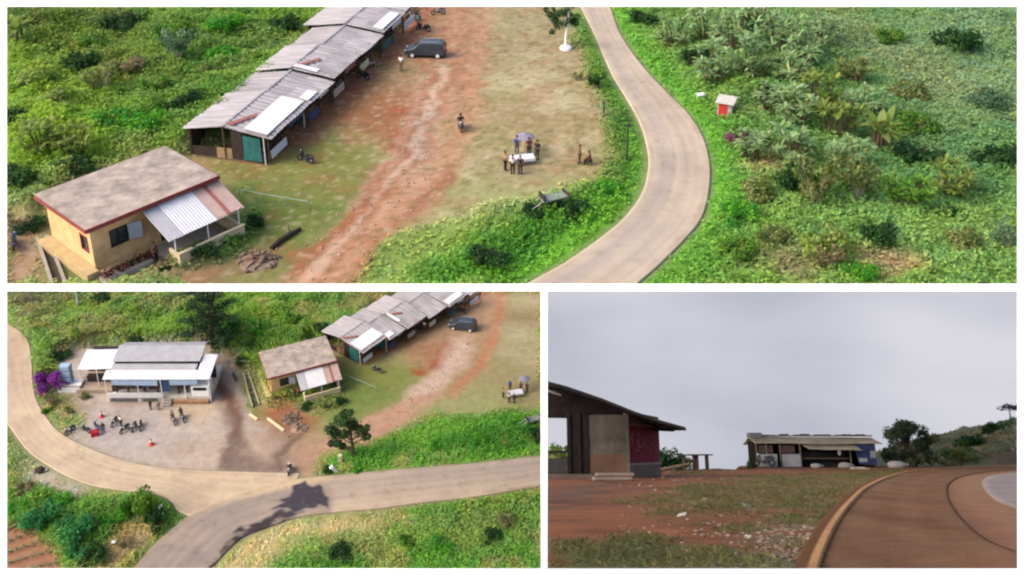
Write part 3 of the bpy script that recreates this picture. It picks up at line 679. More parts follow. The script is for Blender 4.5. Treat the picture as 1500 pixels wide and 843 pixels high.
def traffic_cone(land, p, rz, label, m, s=1.0, tilt=(0, 0)):
    o = thing('traffic_cone', label, 'cone', land, p, rz, None, s); place(o, land, p, rz, s, tilt)
    MB().box(-.22, -.22, 0, .22, .22, .05, .01).build('base', m, o); MB().tube([(0, 0, .05), (0, 0, .38)], [.17, .10], 12).tube([(0, 0, .52), (0, 0, .75)], [.07, .025], 12).build('cone_body', m, o)
    MB().tube([(0, 0, .38), (0, 0, .52)], [.102, .072], 12).build('band', M_WPAINT, o); return o
def rail_fence(land, pts, h, label, m, n_rail=1, r=.05, posts=None):
    o = thing('rail', label, 'rail', land, pts[0], 0, None); b = Vector(pts[0]); P = [Vector(q)-b for q in pts]
    for q in (posts or P): MB().tube([(q.x, q.y, -.3), (q.x, q.y, h+.03)], r*1.1, 6).build('post', m, o)
    for k in range(n_rail): MB().tube([(q.x, q.y, h*(1-k*.45)) for q in P], r, 6).build('rail_bar', m, o)
    return o
def marker_post(name, land, p, rz, dims, label, cat, m, tilt=(0, 0)):
    o = thing(name, label, cat, land, p, rz); place(o, land, p, rz, 1, tilt); a, b, h = dims
    MB().box(-a/2, -b/2, -.2, a/2, b/2, h, .04).build('block', m, o); MB().box(-a/2-.05, -b/2-.05, h, a/2+.05, b/2+.05, h+.08, .03).build('cap', m, o); return o
def drain_channel(land, pl, pr, label, m=None):
    """open concrete gutter between two pixel-measured kerb lines"""
    o = thing('drain_channel', label, 'drain', land, pl[0], 0); b = Vector(pl[0])
    for side in (pl, pr):
        w = MB()
        for i in range(len(side)-1):
            a, c = Vector(side[i])-b, Vector(side[i+1])-b; d = (c-a).normalized(); q = Vector((-d.y, d.x, 0))*.10
            w.add([a-q, a+q, c+q, c-q]+[v+Vector((0, 0, .28)) for v in (a-q, a+q, c+q, c-q)], [(3, 2, 1, 0), (4, 5, 6, 7), (0, 1, 5, 4), (1, 2, 6, 5), (2, 3, 7, 6), (3, 0, 4, 7)])
        w.build('side_wall', m or M_CONC, o)
    f = MB(); n = min(len(pl), len(pr))
    for i in range(n-1): f.add([Vector(pl[i])-b+Vector((0, 0, .03)), Vector(pr[i])-b+Vector((0, 0, .03)), Vector(pr[i+1])-b+Vector((0, 0, .03)), Vector(pl[i+1])-b+Vector((0, 0, .03))], [(0, 1, 2, 3)])
    f.build('channel_bed', mat('dark_silt', alb(86, 78, 62), var=.3), o); return o
def rubble_heap(land, p, r, label, seed, m=None, name='rubble_heap', cat='rubble'):
    o = thing(name, label, cat, land, p, 0); rr = random.Random(seed); b = MB()
    b.ball((0, 0, .0), (r*.95, r*.8, .22), 12, 6, .08, seed)
    for k in range(46):
        a = rr.random()*6.28; q = r*math.sqrt(rr.random()); sz = rr.uniform(.06, .22)*r/1.5
        b.ball((q*math.cos(a), q*math.sin(a), .12+.32*(1-q/r)), (sz, sz*rr.uniform(.6, 1), sz*rr.uniform(.5, .8)), 6, 4, .3, k+seed)
    b.build('stones', m or M_SOILHEAP, o)
    b = MB()
    for k in range(4):
        a = rr.random()*6.28; c = Vector((rr.uniform(-.4, .4)*r, rr.uniform(-.4, .4)*r, .35)); d = Vector((math.cos(a), math.sin(a), .25))*r*.6; b.tube([c-d, c+d], .05, 5)
    b.build('broken_timber', M_WOOD, o); return o
# ================================================================== upper view: yard, stalls, bend in the road
M_GROUND = mat_attr('soil_and_turf', var=.20, scale=.9, fine=5.0, bump=.5)
M_ROAD = mat_attr('concrete_road', var=.07, scale=.5, fine=9.0, bump=.25)
gt = Ground(T, np.arange(-66, 66.1, .3), np.arange(54, 121, .3), alb(104, 136, 54)); gt.veg[:] = 1
gt.patches(alb(122, 150, 46), .10, .48, .1, .8); gt.patches(alb(78, 116, 44), .16, .55, .08, .8, off=20); gt.patches(alb(122, 134, 78), .13, .57, .07, .7, off=51)
# far right hillside: haze painted in as a greyer green, with dry slopes
gt.poly([(960, 0), (1500, 0), (1500, 430), (1180, 430), (1050, 300), (1090, 200)], alb(102, 140, 80), 12, 5, .8)
gt.poly([(1330, 0), (1500, 0), (1500, 180), (1420, 130)], alb(112, 138, 108), 10, 4, .9)
gt.poly([(1190, 10), (1300, 60), (1400, 110), (1430, 220), (1400, 230), (1340, 140), (1230, 80)], alb(132, 140, 102), 4, 3, .7)
gt.poly([(1240, 250), (1400, 330), (1500, 390), (1500, 430), (1350, 400)], alb(116, 154, 76), 6, 3, .7)
gt.poly([(1290, 150), (1500, 200), (1500, 300), (1330, 240)], alb(84, 128, 78), 6, 3, .8)
gt.blob(1300, 390, 1.6, alb(176, 140, 110), veg=.2); gt.blob(1120, 240, 1.5, alb(150, 128, 96), veg=.4); gt.blob(1150, 390, 2.0, alb(136, 122, 92), veg=.4)
# left hillside brightness
gt.poly([(10, 80), (120, 60), (200, 130), (240, 180), (120, 240), (10, 260)], alb(126, 158, 34), 8, 4, .75)
gt.poly([(60, 60), (200, 60), (260, 140), (180, 150), (100, 120)], alb(110, 112, 60), 5, 3, .6); gt.poly([(180, 160), (290, 60), (420, 20), (470, 10), (470, 40), (330, 130), (270, 190)], alb(74, 122, 42), 5, 3, .7)
gt.poly([(10, 10), (60, 10), (60, 50), (10, 70)], alb(70, 96, 44), 4, 2, .8)
gt.poly([(1215, -10), (1510, -10), (1510, 430), (1320, 430), (1260, 300), (1230, 180)], None, 10, 4, .9, veg=.55)
# yard
YARD = [(255, 235), (330, 205), (420, 200), (470, 140), (560, 70), (600, -10), (868, -10), (846, 40), (868, 100), (896, 160), (902, 220), (880, 262), (800, 285), (740, 300), (690, 322), (610, 340), (545, 372), (505, 425), (60, 425), (55, 330), (150, 250)]
gt.poly(YARD, alb(160, 148, 106), 1.6, 1.2, 1, veg=0)
gt.patches(alb(140, 136, 92), .35, .56, .08, .45, only_veg=False, off=7); gt.patches(alb(190, 172, 138), .5, .58, .08, .5, only_veg=False, off=71); gt.patches(alb(120, 128, 70), .8, .62, .06, .5, only_veg=False, off=33)
gt.patches(alb(128, 122, 80), 1.1, .56, .08, .5, only_veg=False, off=13); gt.patches(alb(186, 172, 134), 1.3, .59, .06, .45, only_veg=False, off=27)
gt.poly([(300, 240), (430, 200), (500, 190), (560, 230), (560, 270), (500, 300), (440, 370), (380, 400), (330, 330)], alb(124, 128, 66), 2.0, 1.2, .95)
gt.poly([(340, 290), (470, 285), (540, 290), (470, 350), (430, 400), (340, 400)], alb(104, 122, 56), 2, 1.2, .9)
gt.poly([(560, 425), (620, 345), (720, 280), (800, 265), (850, 280), (760, 310), (680, 330), (590, 380)], alb(150, 164, 102), 3, 2, .85)
gt.poly([(600, 320), (700, 250), (790, 270), (700, 325)], alb(160, 162, 112), 2, 1, .6)
gt.poly([(500, 150), (600, 80), (640, 10), (705, 5), (705, 90), (680, 150), (640, 230), (560, 300), (530, 290), (585, 220), (560, 190)], alb(166, 126, 98), 1.8, 1.2, .95)
gt.stroke([(380, 225), (440, 200), (480, 160), (550, 100), (596, 60), (625, 5)], 3.2, alb(158, 102, 74), 1.0, .8, .95)
gt.poly([(470, 165), (560, 110), (600, 130), (600, 215), (560, 200), (520, 205)], alb(154, 104, 72), 1.6, 1.5, .85)
for x, y, r in ((598, 162, 1.5), (590, 195, 1.4), (576, 215, 1.0), (545, 285, 1.0), (612, 150, 1.0), (530, 130, 1.2), (565, 250, .8)): gt.blob(x, y, r, alb(156, 84, 56), .6, 1.2, .95)
gt.stroke([(640, 105), (632, 150), (614, 195), (604, 230), (575, 270), (556, 300)], 3.6, alb(196, 168, 146), .9, 1.2, .85)
gt.stroke([(625, 170), (612, 200), (600, 225)], 1.6, alb(158, 148, 144), 1.0, 1.2, .7)
gt.stroke([(715, 0), (704, 60), (694, 110), (686, 180), (660, 235), (630, 280), (590, 320)], 1.7, alb(186, 138, 108), 1.0, .7, .9)
gt.stroke([(668, 0), (668, 60), (660, 110), (650, 160)], 1.4, alb(190, 142, 112), .9, .6, .7)
gt.poly([(545, 110), (600, 95), (640, 90), (660, 100), (610, 120), (550, 140)], alb(150, 132, 96), 2, 1.5, .6)
gt.poly([(410, 425), (478, 356), (528, 304), (600, 265), (650, 245), (655, 258), (612, 300), (555, 348), (505, 425)], alb(196, 156, 134), .8, .5, 1)
gt.stroke([(508, 425), (556, 350), (612, 300), (660, 248)], .8, alb(160, 112, 86), .8, .6, .8)
gt.poly([(715, 55), (870, 70), (895, 120), (850, 110), (720, 90)], alb(146, 128, 98), 3, 1.5, .7); gt.poly([(715, 5), (840, 8), (850, 45), (740, 60)], alb(160, 152, 118), 3, 1.5, .7)
gt.poly([(720, 160), (820, 155), (830, 190), (740, 190)], alb(160, 130, 100), 3, 1.5, .6)
for q in ([(720, 110), (800, 105), (820, 135), (740, 132)], [(760, 75), (820, 80), (830, 92), (760, 95)], [(780, 140), (860, 140), (880, 165), (800, 160)]): gt.poly(q, alb(190, 180, 144), 2.2, 1.2, .8)
gt.blob(765, 245, 2.2, alb(168, 146, 118), a=.7)
# bank between yard and road
gt.poly([(512, 425), (552, 366), (612, 330), (700, 330), (760, 320), (700, 380), (600, 425)], alb(128, 152, 74), 1.6, 1.0, 1, veg=.22)
gt.poly([(590, 425), (640, 385), (700, 352), (770, 322), (850, 292), (890, 262), (905, 200), (890, 140), (868, 90), (848, 30), (862, 8), (900, 110), (940, 200), (945, 245), (925, 300), (880, 345), (780, 412), (760, 430)], alb(88, 142, 40), 1.4, 1.0, 1, veg=.6)
gt.poly([(640, 400), (740, 340), (830, 300), (880, 310), (800, 370), (700, 420)], alb(56, 108, 30), 2, 1.5, .8, veg=.8)
gt.stroke([(855, 20), (880, 90), (912, 150), (935, 200), (941, 250), (928, 295), (870, 345), (770, 405)], 1.5, alb(112, 172, 50), 1, .5, .8, veg=.36)
gt.stroke([(858, 30), (890, 110), (915, 190), (910, 260)], 2.2, alb(60, 92, 40), 1.2, 1, .6)
# verge beyond the road
gt.stroke([(905, 20), (950, 85), (1000, 140), (1045, 200), (1060, 260), (1050, 320), (1010, 370), (950, 425)], 4.0, alb(96, 156, 48), 2, 1, .9, veg=.42)
gt.poly([(960, 425), (1040, 330), (1100, 320), (1110, 425)], alb(96, 140, 48), 3, 1.5, .8)
# house surroundings
gt.poly([(10, 320), (60, 330), (66, 425), (10, 425)], alb(164, 134, 112), 1.0, .6, .95, veg=0); gt.poly([(62, 320), (100, 345), (150, 425), (70, 425)], alb(112, 122, 66), .8, .5, .9, veg=.12)
gt.poly([(150, 425), (205, 385), (250, 372), (262, 400), (330, 392), (400, 360), (410, 425)], alb(150, 116, 92), 1.2, .8, .9, veg=0); gt.poly([(248, 420), (330, 400), (385, 360), (360, 425)], alb(128, 118, 82), 1.0, .8, .7)
gt.poly([(280, 425), (400, 385), (412, 395), (400, 425)], alb(126, 132, 76), .8, .6, .8, veg=.1); gt.poly([(240, 385), (340, 345), (372, 320), (380, 345), (330, 385), (258, 398)], alb(70, 110, 48), .8, .5, .95, veg=.8)
gt.poly([(350, 265), (380, 268), (390, 330), (355, 345)], alb(88, 124, 54), 1, .6, .7, veg=.3)
gt.poly([(404, 428), (440, 388), (478, 352), (528, 303), (560, 285), (600, 262), (648, 240), (656, 258), (612, 300), (575, 335), (540, 370), (505, 428)], alb(180, 138, 108), .5, .45, 1, veg=0); gt.stroke([(404, 428), (478, 352), (530, 300), (560, 284)], .5, alb(140, 104, 78), .4, .4, .8); gt.stroke([(520, 412), (556, 352), (612, 302), (656, 258)], .7, alb(156, 108, 82), .5, .4, .9); gt.stroke([(440, 420), (500, 360), (570, 300), (630, 255)], .7, alb(204, 168, 144), .6, .4, .7)
for k, (dx, w_, c_) in enumerate(((-14, .5, (150, 92, 62)), (-4, .45, (206, 178, 156)), (8, .4, (146, 96, 70)), (17, .5, (168, 112, 80)), (-24, .6, (164, 98, 66)))):
    gt.stroke([(655+dx, 90), (640+dx, 140), (622+dx, 190), (606+dx, 230), (578+dx*.8, 270), (545+dx*.6, 302), (495+dx, 352), (455+dx*1.6, 400)], w_, alb(*c_), .35, 1.0+.2*k, .75)
gt.patches(alb(150, 96, 66), .55, .60, .05, .32, only_veg=False, off=101); gt.patches(alb(112, 104, 62), 2.1, .60, .05, .5, only_veg=False, off=61); gt.patches(alb(206, 186, 160), 2.4, .64, .05, .35, only_veg=False, off=44)
RT_L = [(836, -22), (850, 10), (870, 50), (895, 108), (920, 150), (938, 185), (948, 222), (949, 250), (940, 285), (915, 320), (880, 350), (830, 385), (775, 416), (735, 438)]
RT_R = [(876, -22), (893, 10), (908, 50), (936, 92), (975, 135), (1008, 168), (1030, 203), (1040, 245), (1037, 290), (1025, 325), (1000, 355), (965, 390), (935, 416), (905, 442)]
gt.stroke(RT_L, 1.0, None, .5, 0, 1, veg=0); gt.stroke(RT_R, 1.0, None, .5, 0, 1, veg=0)
gt.poly(RT_L+RT_R[::-1], alb(150, 136, 120), .7, 0, 1, veg=0)
tuss = np.clip(fbm(gt.X*.42+5, gt.Y*.42+3, 3)-.38, 0, 1)*1.5+np.clip(fbm(gt.X*1.1+15, gt.Y*1.1, 2)-.45, 0, 1)*.5
gt.h = gt.veg**2*tuss+gt.veg**2*(fbm(gt.X*.12, gt.Y*.12, 4)*3.2-.6).clip(0)*np.clip((np.abs(gt.X-10)-6)/12, .25, 1)
TERR_T = gt.build('terrain', M_GROUND)
def road_wear(c, x, y, u, v):
    """tyre-polished lanes, slab joints, stains and soil washed over the edges"""
    for u0, w_, k in ((.22, .06, .10), (.40, .05, .08), (.62, .06, .10), (.80, .05, .07)):
        t = np.exp(-((u-u0-.03*(fbm(x*.15, y*.15)-.5))/w_)**2)*k*(.4+1.2*fbm(x*.4+u0*9, y*.4)); c = c*(1-t[:, None])
    sk = fbm(u*34+3, v*9, 4); c = c*(.90+.20*sk)[:, None]; st = np.clip((fbm(x*1.6+3, y*1.6+8, 5)-.60)*6, 0, 1)*.16+np.clip((fbm(x*.35+31, y*.35+2, 4)-.58)*5, 0, 1)*.08; c = c*(1-st[:, None])
    pt_ = np.clip((fbm(x*.22+71, y*.22+12, 3)-.62)*9, 0, 1)*.15; c = c*(1-pt_[:, None])+np.array(alb(176, 166, 158))*pt_[:, None]
    e = np.clip((.10+.10*(fbm(x*.7, y*.7)-.5)-np.minimum(u, 1-u))/.05, 0, 1)*np.clip(fbm(x*.5+9, y*.5+4)*2.2-.7, 0, 1)*.55
    return c*(1-e[:, None])+np.array(alb(158, 136, 106))*e[:, None]
def road_top_col(x, y, u, v):
    c = mixc(alb(200, 184, 166), alb(186, 170, 154), np.clip(fbm(x*.3, y*.3)*2-.5, 0, 1)); t = np.exp(-((u-.3)/.10)**2)*.5*np.clip(fbm(x*.2+4, y*.2)*2-.3, 0, 1)
    c = c*(1-t[:, None])+np.array(alb(168, 158, 156))*t[:, None]
    c = road_wear(c, x, y, u, v); e = np.clip((.06-u)/.015, 0, 1)+np.clip((u-.965)/.015, 0, 1); return c*(1-.5*e[:, None])+np.array(alb(218, 206, 180))*.5*e[:, None]
ribbon('road', T, RT_L, RT_R, .12, M_ROAD, road_top_col, 260, 36)

hn = T.at(125, 338, 3.9); hr = T.at(320, 258, 3.9); HOUSE_A = math.atan2(hr.y-hn.y, hr.x-hn.x)
yellow_house(T, (hn.x, hn.y, 0), HOUSE_A, 'yellow house with flat concrete roof, large in the upper view of the yard', (hr.xy-hn.xy).length/10.2)
# stall row
rn = T.at(395, 203, 2.5); rf_ = T.at(600, 12, 2.5); ROW_A = math.atan2(rf_.y-rn.y, rf_.x-rn.x); ca, sa = math.cos(ROW_A), math.sin(ROW_A)
STALLS = [(0, 7.5, 'grey roofed stall nearest the yellow house, upper view, big white roof sheet', M_TIN, [(.15, 7.3, .25, 2.35)], 0, True, True, 0),
          (7.6, 5.4, 'second grey stall up the row in the upper view, plain sagging roof', M_TIN2, [(.2, 2.2, .1, 1.0)], 1, True, False, -.12),
          (13.1, 6.6, 'third stall up the row in the upper view, white strip along its near roof edge', M_TIN, [(.05, .75, 1.6, 5.0-1.0)], 2, False, True, .15),
          (19.8, 6.3, 'fourth stall up the row in the upper view, beside the dark car', M_TIN2, None, 3, False, False, -.1),
          (26.2, 6.8, 'fifth stall up the row in the upper view, white strip along its front eave', M_TIN, [(.3, 5.6, .1, 1.2)], 4, False, False, .12),
          (33.1, 8.5, 'farthest stall of the row, upper view, pale roof cut by the top edge', mat('pale_fibre_cement', alb(190, 188, 190), var=.1, scale=.7), None, 5, False, False, .2)]
for d, L_, lab, m_, wh, sd, eo, ru, zo in STALLS:
    stall(T, (rn.x+ca*d, rn.y+sa*d, 0), ROW_A, L_, lab, m_, wh, None, sd, eo, 1, ru, 7.9 if sd < 4 else 9.0, zo)
minivan(T, T.at(624, 82), R(-4), 'dark blue grey people carrier parked side on near the stalls in the upper view')
# motorcycles and people
GM = 'motorcycles parked around the upper yard'
motorcycle(T, T.at(447, 238), R(60), 'black', 'black motorcycle alone on the grass in front of the near stall, upper view', GM)
motorcycle(T, T.at(532, 116), R(50), 'black', 'dark motorcycle by the pale bench outside the stalls, upper view', GM)
motorcycle(T, T.at(620, 46), R(70), 'black', 'dark motorcycle beside the person in green, upper view', GM)
motorcycle(T, T.at(606, 30), R(80), 'grey', 'grey motorcycle close to the far stall front, upper view', GM)
motorcycle(T, T.at(642, 22), R(100), 'grey', 'grey motorcycle out in the open at the top of the yard, upper view', GM)
motorcycle(T, T.at(21, 362), R(20), 'blue', 'blue motorcycle at the left edge by the drain, upper view', GM)
mr = T.at(675, 190); motorcycle(T, mr, R(185), 'white', 'white motorcycle ridden down the dirt track, upper view', None, .0)
HELM = mat('helmet_shell', (.03, .03, .04), var=.05, rough=.25); HELW = mat('pale_helmet_shell', (.55, .55, .55), var=.05, rough=.25)
person('ride', T, (mr.x, mr.y, .0), R(185), 'black', 'denim', 'rider in dark jacket on the white motorcycle, upper view', None, HELM)
person('stand', T, T.at(588, 104), R(160), 'white', 'brown', 'person in white shirt standing on bare soil below the car, upper view')
person('stand', T, T.at(613, 42), R(120), 'green', 'black', 'person in teal green top beside the stalls, upper view')
pt = T.at(765, 240); folding_table(T, pt, R(12), 'white covered table in the middle of the grass, upper view', .8)
parasol_umbrella(T, T.at(769, 224), 'grey lavender umbrella behind the white table, upper view', mat('lavender_cloth', alb(150, 146, 162), var=.1), .78)
GP = 'people gathered round the white table'
for px, py, po, rz, sh, tr, lab in ((757, 226, 'reach', 190, 'blue', 'denim', 'person in blue leaning over the far side of the white table, upper view'),
        (775, 229, 'stand', 200, 'maroon', 'black', 'person in maroon standing behind the white table, upper view'), (787, 233, 'stand', 150, 'black', 'black', 'person in black standing at the right end of the white table, upper view'),
        (740, 250, 'stand', -60, 'khaki', 'black', 'person in khaki standing left of the white table, upper view'), (751, 255, 'stand', 10, 'white', 'black', 'person in white at the near side of the white table, upper view'),
        (762, 256, 'stand', -10, 'black', 'black', 'person in black at the near side of the white table, upper view')):
    person(po, T, T.at(px, py), R(rz), sh, tr, lab, GP)
person('stand', T, T.at(849, 240), R(90), 'brown', 'black', 'person in brown standing right of the table group, upper view')
so = T.at(864, 242)
st = thing('stool', 'low dark stool under the seated person, upper view', 'stool', T, so); MB().box(-.2, -.2, .40, .2, .2, .46, .01).build('seat', M_DARKW, st)
for x in (-.15, .15):
    for y in (-.15, .15): MB().tube([(x, y, 0), (x, y, .40)], .02, 5).build('leg', M_DARKW, st)
person('sit', T, so, R(70), 'maroon', 'black', 'person in dark maroon sitting low on a stool, upper view')
bn = thing('bench', 'pale wooden bench outside the third stall, upper view', 'bench', T, T.at(538, 100), R(35)); MB().box(-.9, -.18, .42, .9, .18, .47, .01).build('seat', mat('pale_plank', alb(214, 196, 176), var=.12), bn)
for x in (-.7, .7): MB().box(x-.04, -.15, 0, x+.04, .15, .42).build('leg', M_WOOD, bn)
# monument tree at the roadside
mp = T.at(829, 72); mt = thing('roadside_tree', 'tree with white painted trunk standing on a white stone base by the road, upper view', 'tree', T, mp)
MB().tube([(0, 0, .3), (-.04, 0, 1.3), (.08, 0, 2.4), (.2, .1, 3.6), (.32, .1, 6.5)], [.19, .14, .13, .11, .08], 9).build('trunk', M_WPAINT, mt); MB().tube([(0, 0, -.1), (0, 0, .25), (0, 0, .45)], [.7, .64, .4], 12).build('stone_base', M_WPAINT, mt)
rngc = np.random.default_rng(5); leafy('crown', crown_data([((.6*math.cos(a)+.2, .6*math.sin(a), 3.2+.5*k), (.5, .5, .35)) for k, a in enumerate((0, 1.5, 3.1, 4.4, 5.4))]+[((-.9, .2, 2.6), (.55, .5, .4)), ((-1.2, -.2, 3.4), (.6, .5, .45)), ((.9, .1, 2.9), (.5, .45, .35)), ((-.5, .3, 3.9), (.6, .6, .4)), ((-1.5, .2, 1.9), (.4, .4, .35)), ((.4, -.3, 3.3), (.5, .45, .35)), ((-.3, -.4, 3.0), (.45, .4, .3)), ((1.1, .2, 3.6), (.5, .5, .35))], 420, .2, PALS['dark'], 8), mt)
MB().tube([(.1, 0, 2.4), (.6, .1, 3.1)], [.07, .03], 5).tube([(.15, 0, 2.8), (-.4, .2, 3.9)], [.07, .03], 5).build('limb', M_WPAINT, mt)
ps = thing('utility_pole', 'thin dark pole standing on the bank beside the bend, upper view', 'pole', T, T.at(918, 238)); MB().tube([(0, 0, -.3), (0, 0, 3.6)], [.09, .07], 7).build('pole', DARKMETAL, ps); MB().box(-.35, -.04, 3.3, .35, .04, 3.42).build('crossarm', DARKMETAL, ps)
ps = thing('fence_post', 'short dark post at the edge of the grass, upper view', 'post', T, T.at(884, 172)); MB().tube([(0, 0, -.2), (.03, 0, 1.5)], .07, 6).build('post', M_DARKW, ps); MB().box(-.09, -.09, 1.5, .12, .09, 1.56).build('cap', M_DARKW, ps)
# shelter across the road
sh = thing('shelter', 'tiny white roofed shelter with a red front among the bushes, upper view', 'shelter', T, T.at(1062, 172), R(-25), None, .85); MB().box(-.8, -.6, 0, .8, .6, 1.9).build('wall', mat('grey_wash', alb(186, 182, 176), var=.2, scale=2), sh)
MB().box(-.62, -.64, .1, .30, -.602, 1.75).build('door', mat('red_paint', alb(176, 76, 60), var=.2, scale=3), sh); MB().slab([(-1, -.9, 1.92), (1, -.9, 1.92), (1, .8, 2.25), (-1, .8, 2.25)], .06).build('roof', mat('weathered_white_sheet', alb(206, 202, 198), var=.15, scale=2), sh)
marker_post('stone_block', T, T.at(1026, 146), R(20), (.8, .6, .5), 'small white block at the foot of the trees across the road, upper view', 'block', M_WPAINT)
# abandoned cart in the bank
wk = thing('handcart', 'abandoned pale handcart half sunk in the bank below the table, upper view', 'cart', T, T.at(812, 302, .3), R(25)); MB().box(-1.1, -.5, .75, 1.0, .5, .85, .01).build('deck', mat('dull_plank', alb(150, 158, 150), var=.2), wk); MB().box(-1.1, -.5, .85, -1.0, .5, 1.3).box(.92, -.5, .85, 1.0, .5, 1.1).build('end_panel', M_DARKW, wk)
for y in (-.55, .55): MB().wheel((.1, y, .35), .35, .07, 'y').build('wheel', RUBBER, wk)
MB().tube([(-1.1, -.3, .8), (-2.1, -.3, .3)], .03, 5).tube([(-1.1, .3, .8), (-2.1, .3, .3)], .03, 5).build('handle', STEEL, wk)
# around the house
rail_fence(T, [T.at(352, 290), T.at(385, 297), T.at(420, 303), T.at(452, 308)], .75, 'pale green pipe rail running out from the porch, upper view', M_GREENRAIL)
rail_fence(T, [T.at(0, 316), T.at(30, 311), T.at(57, 306)], .9, 'pale green rail left of the house corner, upper view', M_GREENRAIL)
drain_channel(T, [T.at(55, 352), T.at(66, 385), T.at(78, 422)], [T.at(68, 349), T.at(82, 380), T.at(98, 422)], 'open concrete drain running down beside the house plinth, upper view')
c0, s0 = math.cos(HOUSE_A), math.sin(HOUSE_A)
def hl(x, y, z=0): return (hn.x+c0*x-s0*y, hn.y+s0*x+c0*y, z)
pb = thing('planter', 'long low planter of dark red leaves under the front window, upper view', 'planter', T, hl(2.1, -.75), HOUSE_A); MB().box(-1.9, -.42, -.1, 1.7, .42, .32).box(-1.8, -.32, .32, 1.6, .32, .36).build('trough', M_CONC, pb)
leafy('plants', crown_data([((-1.5+.52*k, .05*math.sin(k*3), .62), (.44, .32, .34)) for k in range(7)], 420, .16, PALS['red'], 21), pb)
person('stand', T, hl(3.9, -1.3), HOUSE_A+R(200), 'brown', 'black', 'person in brown standing at the porch entrance of the yellow house, upper view')
shrub('potted_plant', 'bush', 'dark', T, hl(4.0, -2.4), .5, 'dark leafy plant left of the porch wall, upper view', 'plant')
rubble_heap(T, T.at(378, 384), 1.5, 'heap of broken stone and timber beside the dirt drive, upper view', 4)
lg = thing('log', 'dark fallen log lying on the grass right of the rubble, upper view', 'log', T, T.at(418, 352), R(62)); MB().tube([(-1.5, 0, .15), (-.5, .08, .2), (.6, 0, .2), (1.6, -.1, .16)], [.16, .2, .18, .12], 8).build('trunk', M_DARKW, lg); MB().tube([(.6, 0, .2), (1.0, .5, .5)], [.08, .03], 5).build('branch', M_DARKW, lg)
